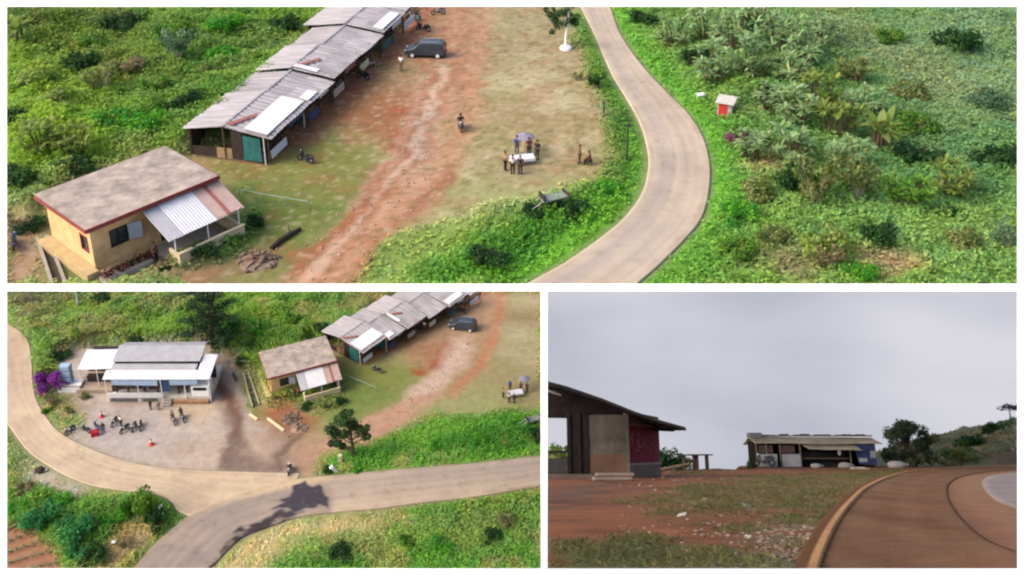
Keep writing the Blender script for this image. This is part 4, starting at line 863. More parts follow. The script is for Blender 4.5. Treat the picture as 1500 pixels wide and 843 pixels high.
# plants: (px, py, kind, palette, radius m, height factor, label)
PT = [(28, 60, 'banana', 'yellow', 1.6, 1.2, 'pale banana clump in the far upper left corner of the upper view'), (50, 40, 'rosette', 'yellow', 1.3, 1.0, 'yellow green rosette plant right of the corner banana clump, upper view'),
      (172, 48, 'bush', 'dark', 2.2, 1.0, 'dark round bush high on the left hillside, upper view'), (118, 100, 'bush', 'dark', 2.0, .9, 'dark bush mid way down the left hillside, upper view'), (260, 55, 'bush', 'green', 2.3, .9, 'mid green bush high on the hillside left of the stalls, upper view'),
      (262, 88, 'sparse', 'grey', 1.8, 1.1, 'thin grey green shrub behind the stall row, upper view'), (330, 40, 'bush', 'lush', 2.0, .9, 'bright green bush near the top edge behind the stalls, upper view'), (420, 40, 'bush', 'dark', 2.0, .9, 'dark bush pressed against the back of the far stalls, upper view'),
      (275, 160, 'bush', 'dark', 1.8, 1.0, 'dark bush at the back corner of the near stall, upper view'), (215, 190, 'bush', 'lush', 2.0, .9, 'bright green bush behind the flat roof of the house, upper view'), (60, 215, 'rosette', 'yellow', 1.9, .9, 'wide yellow green plant on the slope above the house, upper view'),
      (110, 225, 'rosette', 'yellow', 1.7, .9, 'yellow green plant just behind the house corner, upper view'), (105, 250, 'bush', 'dark', 1.6, .8, 'dark low bush behind the left end of the house roof, upper view'), (20, 270, 'bush', 'dark', 1.8, .8, 'dark bush at the left edge above the rail, upper view'),
      (20, 180, 'bush', 'dark', 1.4, .9, 'small dark bush at the left edge of the slope, upper view'), (150, 130, 'sparse', 'olive', 1.8, .9, 'olive scrubby bush in the middle of the left slope, upper view'), (45, 335, 'bush', 'dark', 1.1, 1.0, 'dark bush between the left rail and the drain, upper view'),
      (90, 155, 'bush', 'yellow', 1.9, .7, 'yellow green bush on the left slope, upper view'), (190, 100, 'bush', 'brown', 1.8, .7, 'brownish dry bush on the left hillside, upper view'), (230, 135, 'rosette', 'green', 1.5, .8, 'green spiky plant behind the second stall, upper view'),
      (370, 330, 'bush', 'dark', 1.0, .9, 'dark bush at the right end of the porch wall, upper view'), (300, 372, 'bush', 'dark', 1.0, .8, 'dark bush against the front of the porch wall, upper view'), (340, 352, 'bush', 'green', .8, .8, 'small green bush at the right front of the porch, upper view'),
      (872, 130, 'sparse', 'dark', .9, 1.2, 'dark twiggy shrub at the yard edge by the bend, upper view'), (848, 118, 'sparse', 'olive', .6, 1.0, 'small olive shrub on the grass near the bend, upper view'), (808, 34, 'sparse', 'dark', 1.1, 1.2, 'dark shrub left of the white trunked tree, upper view'),
      (785, 305, 'bush', 'dark', 1.1, .9, 'dark bush left of the abandoned cart, upper view'), (840, 315, 'bush', 'dark', 1.3, .8, 'dark bush right of the abandoned cart, upper view'), (720, 380, 'bush', 'dark', 1.5, .7, 'dark bush low on the bank above the road, upper view'), (890, 285, 'bush', 'lush', 1.2, .8, 'bright bush on the bank inside the bend, upper view'),
      (945, 32, 'bush', 'dark', 1.6, 1.0, 'round dark bush on the verge right of the road top, upper view'),
      (1035, 60, 'rosette', 'pale', 2.3, 1.2, 'leafy grey green tree nearest the top edge right of the road, upper view'), (1075, 75, 'rosette', 'pale', 2.4, 1.3, 'tall grey green leafy tree in the clump right of the road, upper view'), (1045, 120, 'rosette', 'pale', 2.2, 1.2, 'grey green leafy tree directly behind the tiny shelter, upper view'),
      (1100, 115, 'rosette', 'pale', 2.3, 1.3, 'olive leafy tree in the middle of the clump right of the road, upper view'), (1140, 75, 'rosette', 'pale', 2.3, 1.2, 'grey green leafy tree at the upper right of the clump, upper view'), (1160, 125, 'rosette', 'pale', 2.2, 1.2, 'olive leafy tree at the right of the clump, upper view'),
      (1200, 60, 'rosette', 'pale', 2.0, 1.0, 'grey green leafy tree at the far right top of the clump, upper view'), (1195, 160, 'rosette', 'yellow', 2.0, 1.1, 'pale yellow green leafy tree below the clump, upper view'), (1130, 165, 'rosette', 'pale', 1.8, 1.1, 'grey green leafy tree right of the tiny shelter, upper view'),
      (1110, 40, 'rosette', 'pale', 2.2, 1.2, 'pale leafy tree at the top edge in the clump right of the road, upper view'), (1175, 95, 'rosette', 'pale', 2.2, 1.2, 'pale leafy tree at the right side of the clump, upper view'), (985, 70, 'rosette', 'pale', 1.95, 1.1, 'pale leafy tree at the left end of the clump nearest the road, upper view'), (1165, 185, 'rosette', 'pale', 2.0, 1.1, 'pale leafy tree at the lower edge of the clump, upper view'),
      (1250, 120, 'rosette', 'olive', 1.7, 0.9, 'olive leafy plant on the dry band of the right slope, upper view'), (1330, 140, 'bush', 'olive', 2.0, 0.7, 'olive bush between the dry bands of the right slope, upper view'), (1300, 60, 'bush', 'green', 2.0, 0.7, 'green bush near the top edge on the right slope, upper view'), (1240, 245, 'rosette', 'pale', 1.8, 0.9, 'pale leafy plant left below the banana on the right slope, upper view'), (1330, 300, 'rosette', 'green', 1.7, 0.8, 'green leafy plant in the middle of the right slope, upper view'), (1080, 320, 'bush', 'lush', 1.5, 0.7, 'bright bush on the verge beside the lower bend, upper view'), (1440, 150, 'bush', 'grey', 2.2, 0.7, 'grey green bush high near the right edge, upper view'), (1265, 170, 'rosette', 'pale', 1.9, 1.0, 'pale leafy plant above the yellow one on the slope, upper view'), (1340, 190, 'bush', 'green', 2.0, 0.7, 'green bush left of the right hand hollow, upper view'), (1420, 360, 'bush', 'olive', 1.6, 0.7, 'olive bush low on the far right slope, upper view'), (1080, 370, 'bush', 'green', 1.4, 0.7, 'green bush on the verge right of the lower road, upper view'), (1260, 405, 'bush', 'lush', 1.2, 0.7, 'bright bush at the bottom edge of the right slope, upper view'), (1160, 230, 'rosette', 'pale', 1.8, 1.0, 'pale leafy plant below the clump above the bare shrub, upper view'), (1100, 230, 'rosette', 'pale', 1.6, 1.0, 'pale leafy plant right of the mauve bush, upper view'), (140, 70, 'bush', 'green', 2.0, 0.8, 'green bush between the two dark bushes of the left hillside, upper view'), (330, 90, 'bush', 'lush', 1.9, 0.7, 'bright bush beside the back of the third stall, upper view'), (60, 120, 'bush', 'yellow', 1.9, 0.7, 'yellow green bush high at the left of the slope, upper view'), (230, 165, 'bush', 'green', 1.8, 0.7, 'green bush left of the near stall corner, upper view'), (160, 180, 'bush', 'lush', 1.8, 0.7, 'bright bush in the middle of the slope above the house, upper view'), (300, 110, 'bush', 'olive', 1.7, 0.8, 'olive bush behind the second stall, upper view'),
      (1015, 95, 'bush', 'dark', 1.8, 1.1, 'dark bush under the trees right of the road, upper view'), (1090, 50, 'bush', 'dark', 1.8, 1.1, 'dark bush between the leafy trees near the top, upper view'), (1120, 140, 'bush', 'dark', 1.6, 1.0, 'dark bush between the leafy trees above the shelter, upper view'),
      (1225, 195, 'rosette', 'yellow', 2.0, 1.0, 'yellow green leafy plant on the open slope, upper view'), (1285, 215, 'banana', 'yellow', 2.0, 1.1, 'yellow banana plant alone on the right slope, upper view'), (1082, 206, 'bush', 'mauve', 1.3, .9, 'small mauve flowering bush on the verge below the shelter, upper view'),
      (1055, 168, 'bush', 'red', .5, .9, 'tiny reddish bush beside the shelter, upper view'), (1120, 290, 'bush', 'olive', 1.6, 1.0, 'olive bush on the verge right of the bend, upper view'), (1165, 275, 'bush', 'dark', 1.6, 1.2, 'dark bush behind the bare branched shrub, upper view'),
      (1195, 300, 'sparse', 'olive', 2.2, 1.3, 'large thin shrub with bare pale branches on the right slope, upper view'), (1255, 290, 'sparse', 'olive', 1.8, 1.2, 'thin olive shrub right of the bare branched shrub, upper view'), (1210, 370, 'bush', 'yellow', 1.7, 1.0, 'round yellow green bush low on the right slope, upper view'),
      (1215, 392, 'sparse', 'brown', 1.2, .9, 'brown twiggy shrub under the round yellow bush, upper view'), (1390, 285, 'rosette', 'yellow', 1.8, 1.0, 'pale plant with a dark hollow on the far right slope, upper view'), (1385, 312, 'bush', 'dark', .8, .9, 'dark bush below the pale plant on the far right slope, upper view'),
      (1400, 70, 'bush', 'dark', 2.6, .8, 'dark bush high on the far right hillside, upper view'), (1350, 235, 'bush', 'dark', 2.0, .8, 'dark bush in the hollow of the right slope, upper view'), (1460, 240, 'bush', 'dark', 2.0, .8, 'dark bush at the right edge of the slope, upper view'),
      (1130, 350, 'bush', 'olive', 1.2, .8, 'olive bush on the verge above the lower road, upper view'), (1290, 350, 'bush', 'dark', 1.4, .8, 'dark bush right of the round yellow bush, upper view'), (1475, 360, 'sparse', 'grey', 1.2, 1.0, 'grey twiggy shrub at the right edge low down, upper view')]
for i, (px, py, k, pal, r, hz, lab) in enumerate(PT):
    p = gt.spot(px, py); shrub({'bush': 'bush', 'rosette': 'leafy_tree' if r > 1.9 else 'leafy_plant', 'banana': 'banana_plant', 'sparse': 'shrub'}[k], k, pal, T, (p.x, p.y, p.z-.05), r, lab,
        'tree' if k == 'rosette' and r > 1.9 else 'plant' if k in ('banana', 'rosette') else 'bush', None, hz, i % 2)
undergrowth('undergrowth', gt, 90000, .31, 'dense scrub and long grass covering the slopes of the upper view', 'undergrowth', 1, (-64, 64, 54.3, 119), 1.0, None, 5)

def loose_stones(land, track, n, spread, seed, label):
    rg = np.random.default_rng(seed); m = MB(); P = smooth_line([land.at(*p) for p in track])
    for k in range(n):
        p = P[int(rg.integers(len(P)))]; x, y = p.x+rg.normal(0, spread), p.y+rg.normal(0, spread); s_ = float(rg.uniform(.04, .12))
        m.ball((x, y, s_*.2), (s_, s_*rg.uniform(.6, 1.3), s_*.6), 6, 4, .35, k)
    o = m.build('loose_stones', mat('track_stones', alb(190, 160, 138), var=.3, scale=.6, col2=alb(132, 96, 74)), None); place(o, land, (0, 0, 0)); tag(o, label, 'stones', kind='stuff')
loose_stones(T, [(650, 90), (632, 150), (614, 200), (600, 235), (570, 275), (520, 320), (450, 395)], 200, 1.8, 3, 'loose stones strewn along the rutted dirt track of the upper view')
# ================================================================== lower left view: junction, cafe on the terrace, same house and stalls from farther off
gb = Ground(B, np.arange(-92, 10.1, .3), np.arange(84, 150, .3), alb(106, 136, 60)); gb.veg[:] = 1
gb.patches(alb(112, 140, 46), .10, .48, .1, .8, off=3); gb.patches(alb(62, 100, 38), .16, .56, .08, .8, off=23); gb.patches(alb(126, 130, 84), .14, .56, .07, .75, off=55)
gb.poly([(10, 430), (70, 430), (75, 470), (50, 480), (10, 460)], alb(140, 118, 92), 4, 2, .7); gb.poly([(110, 470), (200, 480), (180, 500), (120, 505)], alb(130, 124, 78), 3, 2, .6); gb.poly([(200, 470), (280, 470), (275, 490), (200, 490)], alb(106, 144, 40), 3, 2, .8)
gb.poly([(330, 430), (470, 430), (450, 500), (380, 510), (320, 500)], alb(110, 146, 52), 4, 2, .8); gb.poly([(470, 430), (600, 430), (560, 455), (480, 490)], alb(70, 116, 46), 4, 2, .8); gb.poly([(530, 440), (580, 440), (560, 460)], alb(140, 84, 66), 2, 1, .7)
# terrace and parking
gb.poly([(88, 520), (135, 505), (310, 500), (345, 520), (372, 560), (385, 600), (420, 640), (480, 650), (470, 700), (240, 695), (120, 662), (78, 622), (72, 585), (80, 560)], alb(182, 168, 156), 1.0, .8, 1, veg=0)
gb.patches(alb(164, 142, 126), .35, .55, .1, .6, only_veg=False, off=9); gb.patches(alb(196, 184, 172), .5, .58, .08, .4, only_veg=False, off=40)
gb.poly([(60, 575), (105, 582), (125, 610), (115, 650), (80, 630), (58, 605)], alb(150, 140, 102), 1.2, .8, 1, veg=.35)
gb.poly([(90, 640), (140, 600), (240, 600), (270, 640), (200, 672), (120, 660)], alb(178, 168, 164), 3, 1.5, .8); gb.poly([(255, 590), (310, 580), (335, 600), (290, 625), (255, 612)], alb(196, 176, 150), 2, 1.2, .8)
gb.stroke([(318, 560), (340, 600), (348, 640), (345, 690)], 1.8, alb(118, 96, 86), 1.0, 1, .85); gb.poly([(326, 680), (336, 655), (355, 650), (375, 672), (420, 690), (340, 692)], alb(120, 102, 94), 1.2, 1, .85)
gb.stroke([(315, 545), (335, 575), (345, 600)], .8, alb(130, 80, 60), .8, .5, .7); gb.poly([(312, 520), (345, 520), (350, 560), (320, 560)], alb(150, 132, 116), 1.5, 1, .8)
gb.poly([(240, 688), (320, 640), (420, 640), (460, 690)], alb(186, 160, 140), 3, 1.5, .5)
# around the house and yard
BY = [(352, 545), (366, 540), (400, 590), (500, 590), (500, 560), (470, 520), (455, 505), (520, 505), (570, 495), (640, 460), (700, 424), (800, 424), (800, 630), (740, 606), (660, 612), (560, 650), (480, 690), (455, 700), (420, 690), (425, 650), (372, 610)]
gb.poly(BY, alb(160, 148, 106), 1.4, 1.0, 1, veg=0)
gb.poly([(350, 545), (372, 545), (385, 610), (360, 600)], alb(108, 124, 64), .8, .5, .9, veg=.2); gb.poly([(375, 605), (415, 585), (440, 600), (470, 610), (455, 630), (430, 645), (395, 632)], alb(154, 98, 72), 1.2, .8, .9)
gb.poly([(440, 595), (505, 570), (500, 590), (470, 605)], alb(80, 112, 54), 1, .6, .9, veg=.6); gb.poly([(470, 530), (560, 530), (620, 540), (600, 570), (540, 600), (490, 610), (500, 570)], alb(124, 132, 68), 2, 1, .9); gb.poly([(490, 565), (560, 565), (590, 580), (520, 625), (490, 640), (465, 625)], alb(110, 130, 64), 2, 1, .8)
gb.poly([(600, 500), (660, 470), (700, 424), (735, 424), (730, 480), (690, 540), (640, 580), (600, 590), (640, 545), (620, 530)], alb(176, 142, 114), 2, 1.2, .9); gb.stroke([(540, 522), (580, 502), (630, 475), (680, 445), (705, 424)], 2.8, alb(156, 102, 74), .9, .8, .95)
gb.poly([(600, 505), (660, 500), (665, 540), (620, 545)], alb(158, 114, 84), 2, 1.2, .8)
for x, y, r in ((655, 520, 1.2), (640, 535, 1.0), (612, 545, 1.0), (660, 508, 1.0)): gb.blob(x, y, r, alb(156, 84, 56), .6, 1, .95)
gb.stroke([(675, 505), (665, 535), (640, 560), (610, 580)], 3.4, alb(200, 176, 158), 1, 1.2, .95); gb.stroke([(735, 430), (725, 490), (700, 540), (660, 580)], 1.6, alb(182, 128, 96), .6, .5, .95)
gb.poly([(418, 692), (430, 660), (480, 640), (540, 610), (620, 576), (650, 575), (625, 600), (550, 645), (470, 690), (465, 700)], alb(186, 148, 124), .6, .5, 1); gb.poly([(425, 690), (430, 640), (470, 630), (480, 660), (462, 695)], alb(168, 138, 116), 1.5, .8, .8)
gb.poly([(385, 630), (430, 630), (430, 690), (405, 690)], alb(150, 126, 114), 1.4, .9, .7)
for q in ([(735, 480), (790, 478), (790, 500), (740, 500)], [(740, 440), (790, 436), (790, 455)], [(730, 515), (790, 515), (790, 540)]): gb.poly(q, alb(190, 180, 144), 2.2, 1.2, .7)
gb.poly([(740, 455), (800, 455), (800, 478), (740, 475)], alb(146, 128, 98), 2, 1.2, .7); gb.poly([(620, 600), (720, 570), (760, 600), (680, 612)], alb(156, 164, 108), 2.5, 1.2, .8)
# green bank by the east road
gb.poly([(466, 698), (472, 672), (520, 650), (560, 648), (620, 620), (650, 606), (700, 612), (760, 600), (800, 605), (800, 672), (640, 686), (500, 700)], alb(90, 146, 46), 1.2, .8, 1, veg=.6)
gb.poly([(640, 650), (800, 612), (800, 650), (700, 665)], alb(56, 112, 34), 2, 1.2, .8, veg=.85); gb.poly([(560, 650), (620, 622), (680, 620), (620, 650)], alb(118, 160, 60), 2, 1, .8, veg=.4); gb.stroke([(500, 694), (640, 682), (800, 664)], 1.2, alb(116, 170, 56), .8, .4, .8, veg=.35)
# left of the loop road
gb.poly([(10, 605), (40, 655), (80, 690), (150, 718), (240, 728), (262, 748), (230, 800), (195, 840), (0, 840), (0, 605)], alb(90, 132, 46), 1, .8, 1, veg=1)
gb.poly([(10, 620), (45, 662), (90, 694), (160, 720), (175, 728), (120, 722), (70, 706), (30, 680), (10, 660)], alb(160, 156, 112), 1.6, 1, .95, veg=.12); gb.poly([(30, 680), (70, 690), (125, 715), (120, 725), (80, 720), (40, 698)], alb(186, 172, 162), 1.2, .8, .9, veg=0); gb.poly([(10, 640), (40, 655), (40, 690), (10, 690)], alb(120, 138, 74), 2, 1, .8, veg=.6)
gb.poly([(0, 770), (40, 775), (85, 810), (98, 850), (0, 850)], alb(160, 118, 92), .8, .4, 1, veg=0); gb.poly([(150, 805), (185, 770), (225, 765), (235, 780), (200, 815), (170, 845), (140, 845)], alb(176, 152, 112), 1.4, 1, .9, veg=.35)
gb.stroke([(262, 750), (250, 775), (205, 822), (185, 850)], 1.6, alb(100, 138, 60), 1, .6, .8, veg=.6)
# below the east road
gb.poly([(300, 850), (330, 815), (370, 782), (440, 760), (520, 750), (650, 736), (800, 716), (800, 850)], alb(92, 142, 50), 1, .6, 1, veg=.7)
gb.poly([(310, 845), (345, 800), (400, 770), (480, 755), (580, 748), (600, 765), (520, 780), (450, 800), (400, 830), (390, 845)], alb(186, 172, 124), 1.2, 1.0, 1, veg=.2); gb.poly([(390, 850), (420, 820), (500, 790), (560, 800), (540, 850)], alb(66, 116, 40), 3, 2, .8)
gb.poly([(600, 770), (700, 750), (780, 745), (790, 780), (700, 800)], alb(140, 140, 84), 3, 2, .6); gb.patches(alb(150, 146, 88), .22, .56, .08, .6, only_veg=True, off=91); gb.patches(alb(110, 150, 62), .3, .56, .08, .6, only_veg=True, off=60)
gb.stroke([(432, 640), (412, 662), (405, 680), (412, 692)], 1.3, alb(112, 88, 76), .7, 1.2, .9); gb.stroke([(348, 640), (338, 662), (334, 684)], 1.6, alb(116, 98, 90), .8, 1.2, .9); gb.stroke([(316, 552), (332, 578), (345, 606), (349, 640)], .8, alb(112, 84, 70), .5, .7, .9); gb.poly([(334, 668), (352, 656), (380, 668), (424, 686), (400, 692), (340, 692)], alb(124, 104, 96), .9, 1.2, .7)
def road_mask(g, edges_l, edges_r): g.poly(edges_l+edges_r[::-1], alb(150, 136, 120), .7, 0, 1, veg=0)
LOOP_L = [(-40, 466), (-36, 540), (-14, 590), (10, 620), (40, 660), (70, 682), (100, 699), (140, 713), (180, 719), (230, 725), (252, 736), (266, 752), (330, 770), (400, 760)]
LOOP_R = [(-10, 466), (12, 476), (30, 487), (42, 502), (47, 530), (48, 560), (53, 585), (64, 606), (86, 633), (125, 655), (180, 675), (250, 688), (340, 691.5), (440, 694)]
EAST_L = [(178, 856), (198, 833), (225, 801), (262, 768), (300, 745), (340, 729), (380, 717), (420, 706), (470, 699), (560, 691), (640, 684), (700, 679), (792, 669), (840, 663)]
EAST_R = [(288, 856), (310, 833), (335, 806), (358, 787), (400, 771), (435, 759), (485, 752), (560, 745), (620, 737), (700, 728), (792, 713), (840, 705)]
for e_ in (LOOP_L, LOOP_R, EAST_L, EAST_R): gb.stroke(e_, 1.0, None, .5, 0, 1, veg=0)
road_mask(gb, LOOP_L, LOOP_R); road_mask(gb, EAST_L, EAST_R)
tuss = np.clip(fbm(gb.X*.42+5, gb.Y*.42+3, 3)-.38, 0, 1)*1.4+np.clip(fbm(gb.X*1.1+15, gb.Y*1.1, 2)-.45, 0, 1)*.5
gb.h = gb.veg**2*tuss*.8+gb.veg**2*(fbm(gb.X*.12+7, gb.Y*.12, 4)*3.2-.6).clip(0)*np.clip((gb.Y-122)/8, .22, 1)
gb.build('terrain', M_GROUND)
def inside_soft(land, px, x, y, soft=.8, warp=.6):
    g = Ground.__new__(Ground); g.land = land; g.X = x; g.Y = y; g.c = np.zeros((len(x), 3)); g.veg = np.zeros(len(x)); g.w1 = fbm(x*.9+9, y*.9)-.5; g.w2 = fbm(x*.9+50, y*.9+31)-.5
    g.poly(px, None, soft, warp, 1, veg=1.0); return g.veg
def loop_col(x, y, u, v):
    c = mixc(alb(212, 192, 164), alb(196, 172, 150), np.clip(fbm(x*.25, y*.25)*2-.5, 0, 1)); c = road_wear(c, x, y, u, v); e = np.clip((.04-u)/.015, 0, 1)+np.clip((u-.96)/.015, 0, 1); return c*(1-.45*e[:, None])+np.array(alb(226, 208, 178))*.45*e[:, None]
ribbon('road', B, LOOP_L, LOOP_R, .09, M_ROAD, loop_col, 260, 40)
def east_col(x, y, u, v):
    c = mixc(alb(204, 184, 162), alb(190, 170, 152), np.clip(fbm(x*.25, y*.25)*2-.5, 0, 1))
    g = inside_soft(B, [(480, 702), (800, 664), (800, 690), (490, 722)], x, y, 2, .6)*.6; c = c*(1-g[:, None])+np.array(alb(160, 148, 146))*g[:, None]
    a = inside_soft(B, [(150, 860), (262, 766), (300, 747), (350, 730), (420, 716), (484, 706), (487, 752), (440, 770), (310, 860)], x, y, .5, .2)
    asp = mixc(alb(172, 156, 144), alb(158, 144, 136), np.clip(fbm(x*.3+5, y*.3)*2-.5, 0, 1)); c = c*(1-a[:, None])+asp*a[:, None]
    b = inside_soft(B, [(380, 704), (486, 690), (484, 704), (420, 714), (350, 729), (300, 746), (330, 728)], x, y, 1, .2); c = c*(1-b[:, None])+np.array(alb(208, 184, 152))*b[:, None]; c = road_wear(c, x, y, u, v)
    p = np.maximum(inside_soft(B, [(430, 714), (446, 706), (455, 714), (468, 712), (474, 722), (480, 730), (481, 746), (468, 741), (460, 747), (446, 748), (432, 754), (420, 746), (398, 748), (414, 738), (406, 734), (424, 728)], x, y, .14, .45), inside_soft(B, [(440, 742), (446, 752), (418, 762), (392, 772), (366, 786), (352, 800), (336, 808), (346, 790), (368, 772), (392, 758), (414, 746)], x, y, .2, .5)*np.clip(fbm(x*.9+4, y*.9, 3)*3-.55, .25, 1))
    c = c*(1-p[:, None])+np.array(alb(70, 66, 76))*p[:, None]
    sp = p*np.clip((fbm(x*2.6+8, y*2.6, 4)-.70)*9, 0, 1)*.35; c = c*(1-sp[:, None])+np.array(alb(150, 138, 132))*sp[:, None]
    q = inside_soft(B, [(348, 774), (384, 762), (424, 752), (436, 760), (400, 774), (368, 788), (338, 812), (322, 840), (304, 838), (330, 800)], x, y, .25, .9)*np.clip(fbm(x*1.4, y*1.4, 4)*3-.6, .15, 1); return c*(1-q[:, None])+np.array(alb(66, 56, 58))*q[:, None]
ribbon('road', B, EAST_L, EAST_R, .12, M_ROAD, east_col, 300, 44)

# cafe on its terrace
def terrace_cafe():
    o = thing('cafe', 'long cafe with grey and white tin roofs on a terrace above the parked motorcycles', 'cafe', B, (-50, 117.3, 0)); X = lambda x: x+50; Y = lambda y: y-117.3
    tin = mat('cafe_tin', alb(190, 190, 196), var=.1, scale=.8)
    MB().sheet([(X(-57.2), Y(123.4), 5.2), (X(-44.6), Y(123.4), 5.3), (X(-44.6), Y(120.2), 4.9), (X(-57.2), Y(120.2), 4.8)], .04, 40, .03, .02, 2).sheet([(X(-57), Y(123.38), 5.22), (X(-44.8), Y(123.38), 5.32), (X(-44.8), Y(124.8), 4.8), (X(-57), Y(124.8), 4.7)], .04, 40, .03, .02, 3).build('upper_roof', tin, o)
    MB().sheet([(X(-57.0), Y(120.1), 4.55), (X(-44.9), Y(120.1), 4.55), (X(-44.9), Y(118.95), 4.34), (X(-57.0), Y(118.95), 4.34)], .04, 40, .03, .01, 4).build('lower_roof', tin, o)
    MB().box(X(-56.4), Y(120.14), 4.55, X(-45.1), Y(120.2), 4.82).build('clerestory', M_BLACK, o)  # black face stands in for the shade in the gap between roofs
    MB().sheet([(X(-57.6), Y(118.94), 4.36), (X(-44.6), Y(118.94), 4.36), (X(-44.6), Y(117.2), 4.08), (X(-57.6), Y(117.2), 4.08)], .04, 40, .03, .01, 5).build('front_awning', M_WHITE, o)
    MB().sheet([(X(-44.58), Y(122.0), 4.8), (X(-42.5), Y(122.0), 4.7), (X(-42.5), Y(117.2), 4.06), (X(-44.58), Y(117.2), 4.1)], .04, 8, .03, .01, 6).build('side_awning', M_WHITE, o)
    MB().sheet([(X(-62.3), Y(123.9), 4.1), (X(-57.3), Y(123.9), 4.2), (X(-57.3), Y(120.0), 3.7), (X(-62.3), Y(120.0), 3.55)], .04, 16, .03, .02, 7).build('side_canopy', M_WHITE, o, 'wide white sheet canopy over the left terrace')
    MB().box(X(-61.5), Y(124.2), 3.9, X(-57), Y(124.7), 4.15).build('shade_net', M_DARKW, o)
    MB().box(X(-57), Y(117.4), -.3, X(-42.9), Y(124.4), .95).build('terrace_base', mat('terrace_concrete', alb(222, 216, 208), var=.12, scale=1), o)
    MB().box(X(-62.6), Y(119.2), -.3, X(-57.01), Y(124.2), .62).build('side_terrace', mat('terrace_soil', alb(186, 166, 146), var=.12, scale=1), o)
    MB().box(X(-57), Y(121.6), .95, X(-43), Y(121.75), 4.5).box(X(-57), Y(118.4), .95, X(-56.85), Y(121.6), 4.3).build('back_wall', M_DARKW, o); MB().box(X(-62.4), Y(123.4), .62, X(-57.05), Y(123.5), 3.6).build('side_back_wall', M_DARKW, o)
    for x in (-57.3, -52.8, -49.5, -46.2, -42.7): MB().tube([(X(x), Y(117.32), -.2), (X(x), Y(117.32), 4.1)], .07, 6).build('post', M_WPAINT, o)
    for x in (-62.1, -59.6): MB().tube([(X(x), Y(120.1), .6), (X(x), Y(120.1), 3.62)], .06, 6).build('post', M_WPAINT, o)
    r = MB()
    for x0, x1 in ((-57.2, -52.9), (-52.7, -49.6)):
        r.box(X(x0), Y(117.2), 1.62, X(x1), Y(117.26), 1.72).box(X(x0), Y(117.2), .95, X(x1), Y(117.26), 1.05)
        n = int((x1-x0)/.35)
        for k in range(n+1): q = X(x0+(x1-x0)*k/n); r.box(q-.03, Y(117.19), 1.05, q+.03, Y(117.25), 1.62)
    r.build('railing', M_WPAINT, o); MB().box(X(-57.0), Y(117.3), .15, X(-53.2), Y(117.39), .6).box(X(-52.4), Y(117.3), .15, X(-50.4), Y(117.39), .6).build('vent_opening', mat('vent_grey', alb(110, 106, 104)), o)
    MB().box(X(-57.2), Y(117.16), .98, X(-49.4), Y(117.19), 1.5).build('banner', mat('pale_banner', alb(240, 240, 244), var=.1, scale=3), o)
    MB().slab([(X(-56.4), Y(117.25), 3.95), (X(-49.9), Y(117.25), 3.95), (X(-49.9), Y(117.15), 3.05), (X(-56.4), Y(117.15), 3.15)], .03).build('tarpaulin', M_TARPB, o, 'long pale blue tarpaulin under the awning')
    MB().slab([(X(-48.2), Y(117.25), 3.9), (X(-44.3), Y(117.25), 3.9), (X(-44.3), Y(117.18), 3.2), (X(-48.2), Y(117.18), 3.1)], .03).build('tarpaulin', M_TARPB, o, 'shorter pale blue tarpaulin at the right')
    MB().slab([(X(-49.4), Y(117.4), 3.9), (X(-48.3), Y(117.4), 3.9), (X(-48.3), Y(117.3), 1.8), (X(-49.4), Y(117.3), 1.9)], .03).build('tarpaulin', M_TARPD, o, 'dark blue hanging cloth in the middle')
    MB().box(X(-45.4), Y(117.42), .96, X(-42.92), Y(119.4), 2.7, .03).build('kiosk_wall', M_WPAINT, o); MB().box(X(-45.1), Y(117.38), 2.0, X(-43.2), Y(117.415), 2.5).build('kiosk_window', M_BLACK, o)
    for i in range(3): MB().box(X(-49.3), Y(117.3-.32*(i+1)), -.2, X(-48.2), Y(117.3-.32*i)-.003, .72-.24*i).build('step', M_CONC, o)
    MB().box(X(-47.9), Y(116.9), -.2, X(-43), Y(117.38), .55).build('earth_bank', mat('orange_earth', alb(184, 142, 108), var=.25, scale=1.5), o)
    for x in (-55.6, -53.8, -51.4, -47.2): MB().box(X(x)-.6, Y(119), .95, X(x)+.6, Y(119.7), 1.7).build('cafe_table', M_WOOD, o)
    MB().box(X(-61.6), Y(121), .62, X(-58.2), Y(121.7), 1.6).build('serving_counter', M_DARKW, o)
    return o
terrace_cafe()
GC = 'customers under the cafe awning'
for x, y, sh, po, lab in ((-56.2, 118.1, 'black', 'reach', 'customer in black at the left end of the cafe railing'), (-54.6, 118.2, 'brown', 'stand', 'customer in brown behind the cafe railing under the pale blue tarpaulin'), (-52.2, 118.1, 'blue', 'stand', 'customer in blue behind the middle post of the cafe railing'),
                      (-50.4, 118.2, 'maroon', 'stand', 'customer in maroon beside the dark blue hanging cloth'), (-47.4, 118.2, 'black', 'stand', 'customer in black under the right hand tarpaulin'), (-46.3, 118.4, 'grey', 'stand', 'customer in grey next to the white kiosk')):
    person(po, B, (x, y, .95), R(180+RNG.uniform(-50, 50)), sh, 'black', lab, GC)
pr = thing('tarpaulin_rack', 'tall rack wrapped in pale blue tarpaulin on the white retaining wall', 'rack', B, (-64.2, 120.6, 1.0))
for k in range(3): MB().box(-.75, -.5, .1+1.0*k, .75, .5, .95+1.0*k, .12).build('wrapped_shelf', M_TARPB, pr)
for x in (-.7, .7): MB().box(x-.04, -.55, 0, x+.04, -.47, 3.1).build('upright', STEEL, pr)
rw = thing('retaining_wall', 'low white retaining wall beside the purple flowers', 'wall', B, (-63.6, 120.2, 0)); MB().box(-1.7, -.8, -.3, 1.5, 1.0, 1.0, .03).build('wall', M_WPAINT, rw); MB().box(-1.75, -.85, 1.0, 1.55, -.6, 1.08).build('coping', M_CONC, rw)
